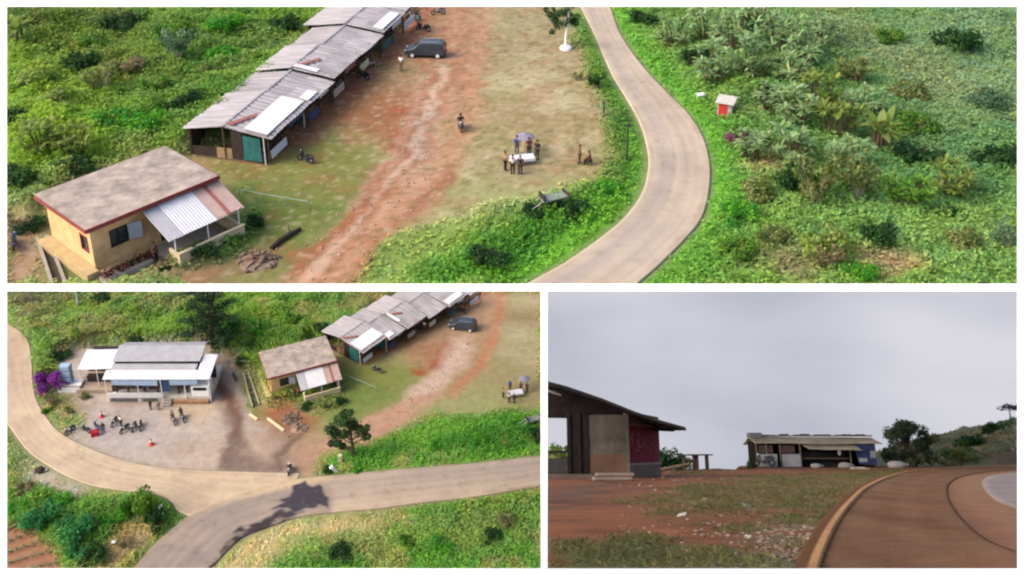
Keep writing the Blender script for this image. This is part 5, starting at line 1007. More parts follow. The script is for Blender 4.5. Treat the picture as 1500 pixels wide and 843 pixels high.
bg_ = thing('bougainvillea', 'bright purple flowering bush left of the cafe', 'bush', B, (-66.6, 120.6, 0), 0, None, 1.35); rg = np.random.default_rng(4); leafy('foliage', crown_data(blob_clumps(rg, 13, 1.5, 2.0, .5, .85, .5), 260, .26, PALS['purple'], 9), bg_)
MB().tube([(0, 0, -.3), (.2, 0, .7), (.7, .2, 1.8)], [.1, .07, .03], 6).tube([(0, 0, 0), (-.5, .1, 1.2)], [.07, .03], 5).build('stem', BARK, bg_)
# parked motorcycles
GB = 'motorcycles parked below the cafe'
for px, py, rz, c, lab in ((103, 634, 150, 'blue', 'blue motorcycle at the left end of the parked row, apart from the rest'), (126, 633, 60, 'black', 'black motorcycle second from the left in the parked row, turned sideways'), (141, 628, 40, 'blue', 'blue motorcycle right behind the red crate'), (168, 622, 170, 'black', 'black motorcycle right of the standing person in the parked row'),
                          (183, 632, 150, 'black', 'black motorcycle nearest the road in the middle of the parked row'), (197, 629, 175, 'grey', 'grey motorcycle second from right in the parked row'), (207, 627, 190, 'black', 'black motorcycle at the right end of the parked row'),
                          (256, 619, 200, 'grey', 'grey motorcycle left of the pair parked alone on the right'), (269, 615, 200, 'blue', 'blue motorcycle right of the pair parked alone on the right')):
    motorcycle(B, B.at(px, py), R(rz), c, lab, GB)
person('stand', B, B.at(152, 634), R(200), 'black', 'denim', 'person in black standing amid the parked motorcycles'); person('stand', B, B.at(178, 624), R(170), 'white', 'black', 'person in white top between two parked motorcycles')
for px, py, sh, lab in ((253, 616, 'khaki', 'person in khaki beside the left motorcycle of the lone pair'), (266, 611, 'black', 'person in black beside the right motorcycle of the lone pair')): person('stand', B, B.at(px, py), R(200), sh, 'black', lab)
person('stand', B, B.at(221, 600), R(170), 'black', 'black', 'person in black standing at the foot of the cafe railing'); person('stand', B, B.at(233, 600), R(190), 'khaki', 'brown', 'person in khaki beside the cafe steps')
M_CONE = mat('cone_red', alb(226, 92, 80), var=.06); traffic_cone(B, B.at(222, 652), 0, 'red traffic cone alone on the open parking ground', M_CONE, 1.5)
traffic_cone(B, B.at(149, 611), 0, 'red and white cone behind the parked motorcycles', mat('cone_pink', alb(214, 90, 96), var=.06), 1.5)
cr = thing('crate', 'bright red crate in front of the blue motorcycle', 'crate', B, B.at(139, 638), R(20)); q = MB().box(-.45, -.35, 0, .45, .35, .06)
for x0, y0, x1, y1 in ((-.45, -.35, .45, -.3), (-.45, .3, .45, .35), (-.45, -.3, -.4, .3), (.4, -.3, .45, .3)): q.box(x0, y0, .06, x1, y1, .72)
q.build('crate_body', mat('crate_red', alb(214, 40, 64), var=.06), cr); MB().box(-.40, -.30, .1, .40, .30, .66).build('contents', mat('crate_goods', alb(170, 40, 50), var=.3, scale=5), cr)
mr = B.at(425, 692); motorcycle(B, mr, R(175), 'white', 'white motorcycle ridden out of the yard onto the junction', None, 0); person('ride', B, mr, R(175), 'black', 'denim', 'rider with pale helmet on the white motorcycle at the junction', None, HELW)
# house, stalls, car and table again, seen from farther away
nb, rb, lb_ = B.at(391.5, 553, 3.9), B.at(484, 539, 3.9), B.at(361, 523, 3.9); HB = math.atan2(rb.y-nb.y, rb.x-nb.x)*.64+.36*(math.atan2(lb_.y-nb.y, lb_.x-nb.x)-math.pi/2)
dup(bpy.data.objects['yellow_house'], 'small yellow house with flat concrete roof between the cafe and the stalls, lower left view', B, (nb.x, nb.y, 0), HB, ((rb-nb).length/10.2*1.13, (lb_-nb).length/7.1*1.04, .94))
sn, se = B.at(531, 517, 2.5), B.at(701, 427, 2.5); SA = math.atan2(se.y-sn.y, se.x-sn.x); SS = (se-sn).length/36.0
BL_LAB = ['near stall of the small stall row, white sheet on its roof, lower left view', 'second stall of the small row, plain sagging roof, lower left view', 'third stall of the small row, white strip near its roof edge, lower left view',
          'fourth stall of the small row, left of the small dark car, lower left view', 'fifth stall of the small row, white strip on its eave, lower left view', 'farthest pale stall of the small row, cut by the top edge, lower left view']
src = sorted([o for o in SC.objects if o.name.split('.')[0] == 'food_stall'], key=lambda o: (T.M.inverted() @ o.matrix_world).translation.y)
for o, (d, *_), lab in zip(src, STALLS, BL_LAB): dup(o, lab, B, (sn.x+math.cos(SA)*d*SS, sn.y+math.sin(SA)*d*SS, 0), SA+R(10), (SS*1.04, 1.1, 1))
dup(bpy.data.objects['car'], 'small dark blue grey people carrier in front of the stalls, lower left view', B, B.at(678, 481), R(-12))
motorcycle(B, B.at(552, 545), R(60), 'black', 'black motorcycle alone on the grass in front of the stalls, lower left view', 'motorcycles near the small stall row')
motorcycle(B, B.at(676, 458), R(60), 'black', 'black motorcycle behind the car, lower left view', 'motorcycles near the small stall row'); motorcycle(B, B.at(672, 446), R(80), 'grey', 'grey motorcycle nearest the far stalls, lower left view', 'motorcycles near the small stall row')
motorcycle(B, B.at(614, 486), R(60), 'black', 'black motorcycle outside the third stall, lower left view', 'motorcycles near the small stall row'); motorcycle(B, B.at(343, 555), R(30), 'blue', 'blue motorcycle by the drain left of the house, lower left view')
person('stand', B, B.at(668, 450), R(120), 'green', 'black', 'person in teal green by the far stalls, lower left view'); person('stand', B, B.at(622, 484), R(160), 'white', 'brown', 'person in white outside the stalls, lower left view')
pt = B.at(755, 580); folding_table(B, pt, R(14), 'small white covered table on the grass, lower left view', .85); parasol_umbrella(B, B.at(768, 568), 'small grey lavender umbrella behind the white table, lower left view', mat('lavender_cloth', (0, 0, 0)), .78)
for px, py, po, rz, sh, lab in ((747, 572, 'reach', 190, 'blue', 'person in blue at the far side of the small white table, lower left view'), (763, 574, 'stand', 200, 'maroon', 'person in maroon behind the small white table, lower left view'), (772, 575, 'stand', 150, 'black', 'person in black right of the small white table, lower left view'),
                                (737, 583, 'stand', -60, 'khaki', 'person in khaki left of the small white table, lower left view'), (746, 590, 'stand', 10, 'white', 'person in white in front of the small white table, lower left view'), (753, 591, 'stand', -10, 'black', 'person in black in front of the small white table, lower left view')):
    person(po, B, B.at(px, py), R(rz), sh, 'black', lab, 'people round the small white table')
c0, s0 = math.cos(HB), math.sin(HB)
def hb(x, y, z=0): return Vector((nb.x+c0*x-s0*y, nb.y+s0*x+c0*y, z))
dup(bpy.data.objects['planter'], 'planter of dark red leaves under the front window, lower left view', B, hb(2.0, -.75), HB, .9)
person('stand', B, hb(4.0, -1.2), HB+R(190), 'red', 'black', 'person in red at the porch entrance, lower left view'); person('stand', B, hb(3.3, -1.5), HB+R(150), 'black', 'black', 'person in black beside the planter, lower left view')
rubble_heap(B, B.at(425, 614), 1.5, 'heap of rubble and timber in front of the house, lower left view', 9); rubble_heap(B, B.at(438, 628), 1.3, 'pale heap of broken concrete nearest the drive, lower left view', 12, mat('pale_rubble', alb(180, 152, 132), var=.25, scale=3, bump=.5))
rail_fence(B, [B.at(505, 555), B.at(522, 562), B.at(550, 574)], .8, 'pale green pipe rail right of the porch, lower left view', M_GREENRAIL); rail_fence(B, [B.at(312, 540), B.at(335, 540), B.at(363, 539)], 1.2, 'pale green rail between cafe and house, lower left view', M_GREENRAIL)
drain_channel(B, [B.at(357, 548), B.at(362, 570), B.at(370, 598)], [B.at(364, 547), B.at(371, 568), B.at(380, 594)], 'open concrete drain left of the house, lower left view', mat('mossy_concrete', alb(176, 174, 140), var=.15, scale=2))
for a, b_, lab in (((392, 614), (416, 632), 'longer pale concrete kerb before the rubble, lower left view'), ((366, 608), (377, 616), 'shorter pale concrete kerb below the drain, lower left view')):
    pa, pb_ = B.at(*a), B.at(*b_); k = thing('kerb', lab, 'kerb', B, pa); d_ = pb_-pa; n_ = Vector((-d_.y, d_.x, 0)).normalized()*.16; ln = d_.length
    for i in range(3): u0, u1 = d_*(i/3+.004), d_*((i+1)/3-.004); MB().add([u0-n_, u0+n_, u1+n_, u1-n_]+[v+Vector((0, 0, .22)) for v in (u0-n_, u0+n_, u1+n_, u1-n_)], [(3, 2, 1, 0), (4, 5, 6, 7), (0, 1, 5, 4), (1, 2, 6, 5), (2, 3, 7, 6), (3, 0, 4, 7)]).build('kerb_stone', M_CREAM, k)
marker_post('marker_post', B, B.at(499, 679), R(10), (.45, .35, 1.3), 'upright pale marker post under the leafy roadside tree', 'post', M_CREAM); marker_post('marker_post', B, B.at(494, 692), R(30), (.38, .3, 1.4), 'white marker post leaning at the corner of the bank', 'post', M_WPAINT, (0, -.55))
marker_post('marker_post', B, B.at(243, 750), R(20), (.35, .35, 1.3), 'white leaning marker post at the tip of the green island', 'post', M_WPAINT, (.2, -.4)); marker_post('stone_block', B, B.at(167, 797), 0, (.35, .35, .3), 'tiny white block on the dry grass by the lower road', 'block', M_WPAINT)
up = thing('utility_pole', 'pale grey pole rising out of the hillside behind the cafe', 'pole', B, B.at(116, 452, .6)); MB().tube([(0, 0, -1), (0, 0, 8)], [.2, .16], 8).build('pole', mat('pole_concrete', alb(200, 200, 196), var=.08), up); MB().box(-.5, -.05, 1.2, .5, .05, 1.3).build('step_bar', STEEL, up)
wk = dup(bpy.data.objects['handcart'], 'abandoned pale handcart at the right edge of the bank, lower left view', B, B.at(782, 620, .3), R(20))
rk = thing('rock', 'dark rock on the pale verge left of the loop road', 'rock', B, B.at(59, 691)); MB().ball((0, 0, .25), (.7, .5, .4), 8, 6, .25, 3).build('stone', M_DARKW, rk); MB().ball((.75, .1, .1), (.3, .3, .2), 6, 4, .25, 5).build('chip', M_CONC, rk)
# trees
ct = thing('conifer', 'tall dark conifer with tiered branches behind the cafe', 'tree', B, B.at(312, 508)); MB().tube([(0, 0, -.5), (.1, 0, 5), (.1, .1, 13)], [.32, .24, .08], 8).build('trunk', BARK, ct); lm = MB(); cl = []; rc = random.Random(6)
for k in range(9):
    z = 1.8+k*1.45; L0 = 4.6-.26*k+rc.uniform(-.3, .3)
    for j in range(6):
        a = j*1.05+k*.6+rc.uniform(-.2, .2); l = L0*rc.uniform(.65, 1.1); e = Vector((l*math.cos(a), l*math.sin(a), z+.25+rc.uniform(-.3, .3))); lm.tube([(.08, 0, z), e*.5+Vector((0, 0, z*.5)), e], [.07, .05, .02], 4)
        for t in (.35, .68, 1.0): cl.append(((e.x*t, e.y*t, z+.3*t+.1), (.75, .75, .30)))
lm.build('limb', BARK, ct); leafy('crown', crown_data(cl, 190, .26, [alb(46, 78, 50), alb(34, 60, 40), alb(60, 94, 60)], 31), ct)
lt = thing('leafy_tree', 'leafy dark green tree on the corner of the bank by the junction', 'tree', B, B.at(517, 670), 0, None, 1.12); MB().tube([(0, 0, -.3), (.05, 0, 2), (-.1, 0, 3.6), (-.5, .1, 5.6)], [.24, .18, .13, .05], 8).build('trunk', BARK, lt); lm = MB(); cl = []; rc = random.Random(16)
for x, y, z, r in ((-1.9, .2, 3.4, .75), (-2.3, -.3, 4.4, .7), (-1.3, .4, 5.1, .8), (-.4, -.3, 5.4, .75), (.2, .3, 4.6, .8), (1.0, 0, 4.0, .7), (1.7, -.2, 3.3, .6), (-.6, .2, 6.3, .6), (.1, -.4, 6.9, .5), (-1.6, -.4, 2.4, .55), (-2.4, .1, 2.0, .5), (1.9, .2, 4.2, .4), (-.7, -.5, 3.9, .6), (-1.2, .3, 1.4, .45)):
    lm.tube([(-.05, 0, min(z*.6, 3.2)), (x*.55, y*.5, z*.78), (x, y, z)], [.09, .06, .02], 5); cl.append(((x, y, z), (r, r, r*.75)))
lm.build('limb', BARK, lt); leafy('crown', crown_data(cl, 420, .32, [alb(62, 104, 50), alb(50, 88, 44), alb(80, 120, 58)], 17), lt)
# crop rows in the corner field
for k in range(6):
    a, b_ = B.at(-4, 786+k*15), B.at(44+k*11, 762+k*16); rw_ = thing('crop_row', 'row of young plants on a red soil ridge in the corner field', 'crop row', B, a, 0, 'rows of young plants in the corner field'); d_ = b_-a; n_ = Vector((-d_.y, d_.x, 0)).normalized()
    MB().add([-n_*.45, n_*.45, d_+n_*.45, d_-n_*.45, Vector((0, 0, .25)), d_+Vector((0, 0, .25))], [(0, 4, 5, 3), (4, 1, 2, 5), (0, 1, 4), (3, 5, 2), (0, 3, 2, 1)]).build('soil_ridge', mat('ridge_soil', alb(166, 118, 92), var=.2, scale=3, bump=.4), rw_)
    nn_ = max(3, int(d_.length/.8)); hd = [((d_*((i+.5)/nn_)).to_tuple()[:2]+(.28,), 1.0) for i in range(nn_)]; leafy('plants', rosette_data(hd, 7, .42, .16, [alb(150, 170, 130), alb(120, 150, 96)], k+3), rw_)
PB = [(60, 762, 'bush', 'teal', 2.3, 1.2, 'large rounded blue green bush beside the corner field'), (110, 785, 'bush', 'teal', 2.3, 1.3, 'tall blue green bush right of the corner field'), (118, 812, 'bush', 'teal', 1.6, 1.0, 'blue green bush low beside the dark bush'), (137, 822, 'bush', 'dark', 1.7, 1.2, 'very dark bush at the bottom by the dry grass'),
      (205, 745, 'bush', 'green', 2.4, 1.2, 'broad green bush on the tip of the island between the roads'), (228, 770, 'bush', 'dark', 1.5, 1.2, 'dark side bush at the right of the island bush'), (165, 760, 'bush', 'lush', 1.6, .9, 'bright bush left of the island bush'), (90, 735, 'bush', 'lush', 1.4, .8, 'bright low bush above the blue green bushes'), (35, 720, 'bush', 'brown', 1.4, .9, 'brownish bush at the left edge below the loop road'),
      (185, 800, 'sparse', 'brown', 1.0, 1.0, 'dry twiggy shrub beside the lower road'), (25, 745, 'bush', 'lush', 1.5, .8, 'bright bush at the left edge above the corner field'), (140, 770, 'sparse', 'olive', 1.2, 1.0, 'olive twiggy shrub between the blue green and island bushes'),
      (75, 592, 'sparse', 'brown', 1.0, 1.1, 'dry shrub on the slope below the purple bush'), (98, 605, 'bush', 'olive', .9, .8, 'olive bush between the purple bush and the parked row'), (125, 583, 'bush', 'olive', .8, 1.1, 'small olive bush below the white canopy'), (70, 605, 'bush', 'green', .9, .8, 'green bush at the edge of the loop road'),
      (90, 520, 'bush', 'dark', 1.5, .9, 'dark bush behind the tarpaulin rack'), (150, 440, 'bush', 'dark', 1.8, .9, 'dark bush on the hillside right of the pale pole'), (110, 490, 'bush', 'yellow', 1.5, .7, 'yellow green bush on the slope above the purple bush'), (200, 500, 'bush', 'dark', 1.4, .8, 'dark bush against the back of the cafe roof'),
      (340, 485, 'bush', 'lush', 1.8, .9, 'bright bush right of the conifer'), (380, 490, 'rosette', 'lush', 1.7, .9, 'bright leafy plant above the house roof, lower left view'), (365, 505, 'bush', 'dark', 1.3, .9, 'dark bush at the back left of the house, lower left view'), (355, 532, 'bush', 'dark', 1.1, 1.0, 'dark bush left of the house wall, lower left view'), (430, 470, 'bush', 'green', 1.6, .8, 'green bush behind the house, lower left view'),
      (470, 485, 'bush', 'dark', 1.3, .9, 'dark bush at the back corner of the near stall, lower left view'), (330, 505, 'sparse', 'grey', 1.4, 1.0, 'grey dry shrub right of the cafe'), (500, 590, 'bush', 'dark', .9, .9, 'dark bush at the right of the porch, lower left view'), (450, 598, 'bush', 'dark', .9, .8, 'dark bush in front of the porch wall, lower left view'), (480, 598, 'bush', 'olive', .9, .7, 'olive bush in front of the porch wall, lower left view'),
      (525, 690, 'bush', 'lush', .9, .8, 'bright bush under the leafy roadside tree'), (480, 690, 'bush', 'dark', .8, .9, 'dark bush at the corner of the bank by the junction'), (785, 640, 'bush', 'dark', 1.3, .9, 'dark bush on the bank at the right edge, lower left view'), (700, 650, 'bush', 'lush', 1.3, .8, 'bright bush in the middle of the bank, lower left view'), (640, 655, 'bush', 'lush', 1.2, .7, 'bright low bush left on the bank, lower left view'),
      (720, 790, 'bush', 'dark', 1.3, .8, 'dark bush below the east road on the right'), (650, 800, 'bush', 'lush', 1.5, .8, 'bright bush below the east road'), (500, 815, 'bush', 'dark', 1.5, .8, 'dark bush at the bottom below the dry verge'), (740, 770, 'sparse', 'brown', 1.0, 1.0, 'brown twiggy shrub below the east road'), (590, 800, 'bush', 'green', 1.3, .8, 'green bush below the dry verge of the east road')]
for i, (px, py, k, pal, r, hz, lab) in enumerate(PB):
    p = gb.spot(px, py); shrub({'bush': 'bush', 'rosette': 'leafy_plant', 'sparse': 'shrub'}[k], k, pal, B, (p.x, p.y, p.z-.05), r, lab, 'plant' if k == 'rosette' else 'bush', None, hz, i % 2)
undergrowth('undergrowth', gb, 82000, .33, 'dense scrub and long grass round the junction in the lower left view', 'undergrowth', 2, (-88, 8, 84.3, 147), .9, None, 5)

loose_stones(B, [(680, 480), (670, 520), (640, 560), (600, 590), (540, 630), (480, 670)], 260, 1.6, 5, 'loose stones strewn along the dirt track of the lower left view')
# ================================================================== lower right view: standing at the roadside under a grey sky
ys = [13.0]
while ys[-1] < 112: ys.append(ys[-1]*1.011)
gg = Ground(G, np.arange(-3, 60, .22), np.array(ys), alb(132, 80, 52, 1.6)); KG = 1.6
gg.w1 = fbm(gg.X*.9+9, gg.Y*.5)-.5; gg.w2 = (fbm(gg.X*.9+50, gg.Y*.5+31)-.5)*3
gg.poly([(930, 738), (1000, 712), (1100, 694), (1290, 686), (1340, 690), (1270, 712), (1215, 765), (1165, 840), (1030, 840), (1090, 790), (1010, 765), (960, 752)], alb(122, 104, 72, KG), .8, .8, .9, veg=.55)
gg.poly([(1010, 752), (1060, 745), (1130, 745), (1110, 790), (1000, 800), (960, 790)], alb(122, 68, 42, KG), 1.0, .8, .9, veg=.02)
gg.poly([(795, 800), (840, 790), (900, 795), (960, 788), (1000, 812), (1080, 806), (1130, 820), (1120, 845), (795, 845)], alb(84, 88, 48, KG), .7, .6, .95, veg=.85); gg.poly([(930, 790), (970, 786), (980, 806), (930, 812)], alb(66, 84, 40, KG), .4, .4, .9, veg=1)
gg.poly([(1110, 775), (1190, 770), (1180, 838), (1100, 838)], alb(132, 116, 98, KG), .7, .5, .8, veg=.3); gg.poly([(1160, 735), (1200, 725), (1180, 760), (1150, 765)], alb(92, 96, 58, KG), .5, .4, .8, veg=.8)
gg.stroke([(802, 745), (880, 722), (960, 704), (1010, 694)], 1.0, alb(78, 54, 46, KG), 1.2, .5, .7); gg.poly([(802, 715), (900, 705), (880, 725), (802, 750)], alb(96, 76, 64, KG), 1, .5, .8)
gg.poly([(960, 700), (1120, 686), (1310, 685), (1300, 694), (1120, 698), (1000, 706)], alb(128, 76, 50, KG), 2, 1, .8, veg=.02); gg.patches(alb(146, 90, 60, KG), 1.0, .57, .08, .6, only_veg=False, off=5); gg.patches(alb(92, 54, 38, KG), .6, .58, .08, .6, only_veg=False, off=25)
gg.poly([(975, 693), (1000, 688), (1090, 686), (1080, 690), (1000, 697)], alb(120, 96, 70, KG), 1.5, .6, .7, veg=.3)
gg.patches(alb(120, 72, 46, KG), .7, .55, .05, .8, only_veg=True, off=81, veg=.06); gg.patches(alb(92, 96, 50, KG), .9, .58, .05, .7, only_veg=True, off=31, veg=.95)
gg.h = gg.veg*.06*fbm(gg.X*3, gg.Y*2)+.05*(fbm(gg.X*.8, gg.Y*.5)-.5)-np.clip(gg.Y-98.5, 0, 99)**2*.06-np.clip(gg.Y-82, 0, 99)**2*.012*np.clip((20.5-gg.X)/3, 0, 1)
RK_L = [(1196, 856), (1209, 812), (1228, 770), (1250, 739), (1276, 714.5), (1311, 698.5), (1352, 689.5), (1405, 685.6), (1470, 683.8), (1530, 683)]
RK_R = [(1560, 856), (1500, 816), (1442, 790), (1404, 755), (1389, 726), (1393, 708), (1412, 698), (1446, 692), (1492, 689.5), (1540, 688.5)]
gg.poly(RK_L+RK_R[::-1], alb(104, 74, 56, KG), .5, 0, 1, veg=0); gg.poly([(1389, 726), (1400, 700), (1500, 686), (1600, 686), (1600, 860), (1540, 850)], alb(142, 102, 74, KG), .5, .1, 1, veg=0)
rm = np.zeros(len(gg.X)); vv = gg.veg.copy(); gg.veg[:] = 0; gg.poly([(1170, 860), (1200, 780), (1250, 725), (1330, 690), (1420, 684), (1600, 682), (1700, 760), (1600, 860)], None, .8, 0, 1, veg=1); rm = gg.veg.copy(); gg.veg = vv; gg.h = gg.h*(1-rm)
gg.build('terrain', M_GROUND)
M_DIRTROAD = mat_attr('dusty_road', var=.13, scale=1.3, fine=16, bump=.5, spec=.03)
def g_road(x, y, u, v):
    c = mixc(alb(114, 82, 62, KG), alb(134, 102, 78, KG), np.clip(fbm(x*.9, y*.25)*2-.5, 0, 1)); t = np.exp(-((u-.35)/.12)**2)*.35+np.exp(-((u-.72)/.1)**2)*.3; c = c*(1-t[:, None])+np.array(alb(108, 72, 50, KG))*t[:, None]
    e = np.clip((u-.95)/.04, 0, 1); c = c*(.84+.32*fbm(x*2.2, y*1.6, 5))[:, None]; st = np.clip((fbm(x*.8+5, y*.5+9, 4)-.54)*6, 0, 1)*.3; c = c*(1-st[:, None])+np.array(alb(150, 106, 74, KG))*st[:, None]; return c*(1-.5*e[:, None])+np.array(alb(96, 66, 48, KG))*.35*e[:, None]
ribbon('road', G, RK_L, RK_R, .03, M_DIRTROAD, g_road, 160, 40, .08)
KB_O = [(1160, 856), (1178, 812), (1204, 770), (1232, 739), (1262, 714.5), (1301, 698.5), (1345, 689.5), (1401, 685.6), (1468, 683.8), (1529, 683)]
ribbon('kerb', G, KB_O, [(x-.5, y) for x, y in RK_L], .10, M_DIRTROAD, lambda x, y, u, v: mixc(alb(112, 78, 54, KG), alb(196, 148, 104, KG), np.clip((u-.5)/.1, 0, 1)*np.clip(.6+fbm(x, y*.4), 0, 1)), 160, 8, .16)
ribbon('pavement', G, [(1640, 790), (1560, 776), (1490, 746), (1458, 733), (1441, 716), (1440, 705), (1458, 697), (1500, 693), (1560, 691)], [(1700, 790), (1700, 776), (1700, 746), (1700, 733), (1700, 716), (1700, 705), (1700, 697), (1700, 693), (1700, 691)], .05, M_ROAD, lambda x, y, u, v: mixc(alb(146, 134, 130, KG), alb(132, 120, 118, KG), np.clip(fbm(x, y*.4)*2-.5, 0, 1)), 80, 20, .1)
# hill on the right
def hill_z(X, Y):
    px = 750+1500*X/np.maximum(Y, 1)*.985; t = np.clip((Y-99)/22, 0, 1.25); top = np.interp(X, [36, 42, 46, 52, 57, 62, 70], [.0, .6, 1.8, 3.2, 4.2, 4.9, 5.5]); k = np.clip(t/.16, 0, 1); k = k*k*(3-2*k)*.42*np.clip((X-41)/4, 0, 1); return top*(k+(1-k)*np.sin(np.minimum(t, 1)*math.pi/2))
hx, hy = np.meshgrid(np.arange(34, 76, .6), np.arange(97, 132, .6)); hz_ = hill_z(hx, hy)+.5*(fbm(hx*.4, hy*.4)-.5)-.15
hb_c = mixc(alb(102, 104, 78, KG), alb(124, 118, 90, KG), np.clip(fbm(hx.ravel()*.3, hy.ravel()*.3)*2-.5, 0, 1)); bank = np.clip((hx.ravel()-43)/3, 0, 1)*np.clip((105-hy.ravel())/2, 0, 1)*.95; hb_c = hb_c*(1-bank[:, None])+np.array(alb(108, 84, 68, KG))*bank[:, None]
ny_, nx_ = hx.shape; i = (np.arange(nx_-1)[None, :]+np.arange(ny_-1)[:, None]*nx_).ravel()
raw_mesh('hill', np.stack([hx.ravel(), hy.ravel(), hz_.ravel()], 1), np.stack([i, i+1, i+1+nx_, i+nx_], 1), hb_c, M_GROUND, G, 'structure', True)
class HillProxy: pass
hp = HillProxy(); hp.land = G; hp.veg = (np.clip((hz_.ravel()-.2)*2, 0, 1)*(1-bank*1.05)).clip(0, 1); hp.h = hz_.ravel(); hp.c = hb_c
hp.idx = lambda x, y: np.clip(((y-97)/.6).astype(int), 0, ny_-1)*nx_+np.clip(((x-34)/.6).astype(int), 0, nx_-1)
undergrowth('hill_scrub', hp, 14000, .34, 'low scrub covering the hill on the right of the roadside view', 'undergrowth', 5, (36, 74, 98, 130), .55, None, 5)
undergrowth('grass', gg, 60000, .11, 'thin grass and weeds on the trodden roadside ground', 'grass', 6, (-2, 44, 13, 92), .16, None, 5, 1.3, .22, (alb(104, 106, 60, KG), .55))
# litter and pebbles on the verge
rg = np.random.default_rng(8); m = MB()
for k in range(620):
    px, py = rg.uniform(900, 1260), 690+150*rg.random()**1.3
    if rg.random() < .35: px, py = rg.uniform(1110, 1190), rg.uniform(770, 832)
    if px > 1262-(py-712)*.82: continue
    p = G.at(px, py); s_ = rg.uniform(.02, .055)*(1+.4*(p.y > 40)); m.ball((p.x, p.y, s_*.3), (s_, s_*rg.uniform(.6, 1.3), s_*.55), 6, 4, .35, k)
o = m.build('pebbles', mat('pale_pebbles', alb(150, 132, 114, KG), var=.3, scale=.8, col2=alb(110, 92, 78, KG)), None); place(o, G, (0, 0, 0)); tag(o, 'pale stones and scraps scattered over the roadside ground', 'pebbles', kind='stuff')
m = MB()
for k in range(9):
    px, py = rg.uniform(920, 1230), 692+110*rg.random()**1.4
    if px > 1255-(py-712)*.82: continue
    p = G.at(px, py); s_ = rg.uniform(.06, .11); a = rg.uniform(0, 6.28); u = Vector((math.cos(a), math.sin(a), rg.uniform(-.2, .3)))*s_; v = Vector((-math.sin(a), math.cos(a), rg.uniform(0, .5)))*s_*.7; c_ = Vector((p.x, p.y, .07)); m.slab([c_-u-v, c_+u-v, c_+u+v, c_-u+v], .012)
o = m.build('litter', mat('white_litter', alb(186, 176, 166, KG), var=.15, scale=.7), None); place(o, G, (0, 0, 0)); tag(o, 'white scraps of litter strewn over the roadside ground', 'litter', kind='stuff')

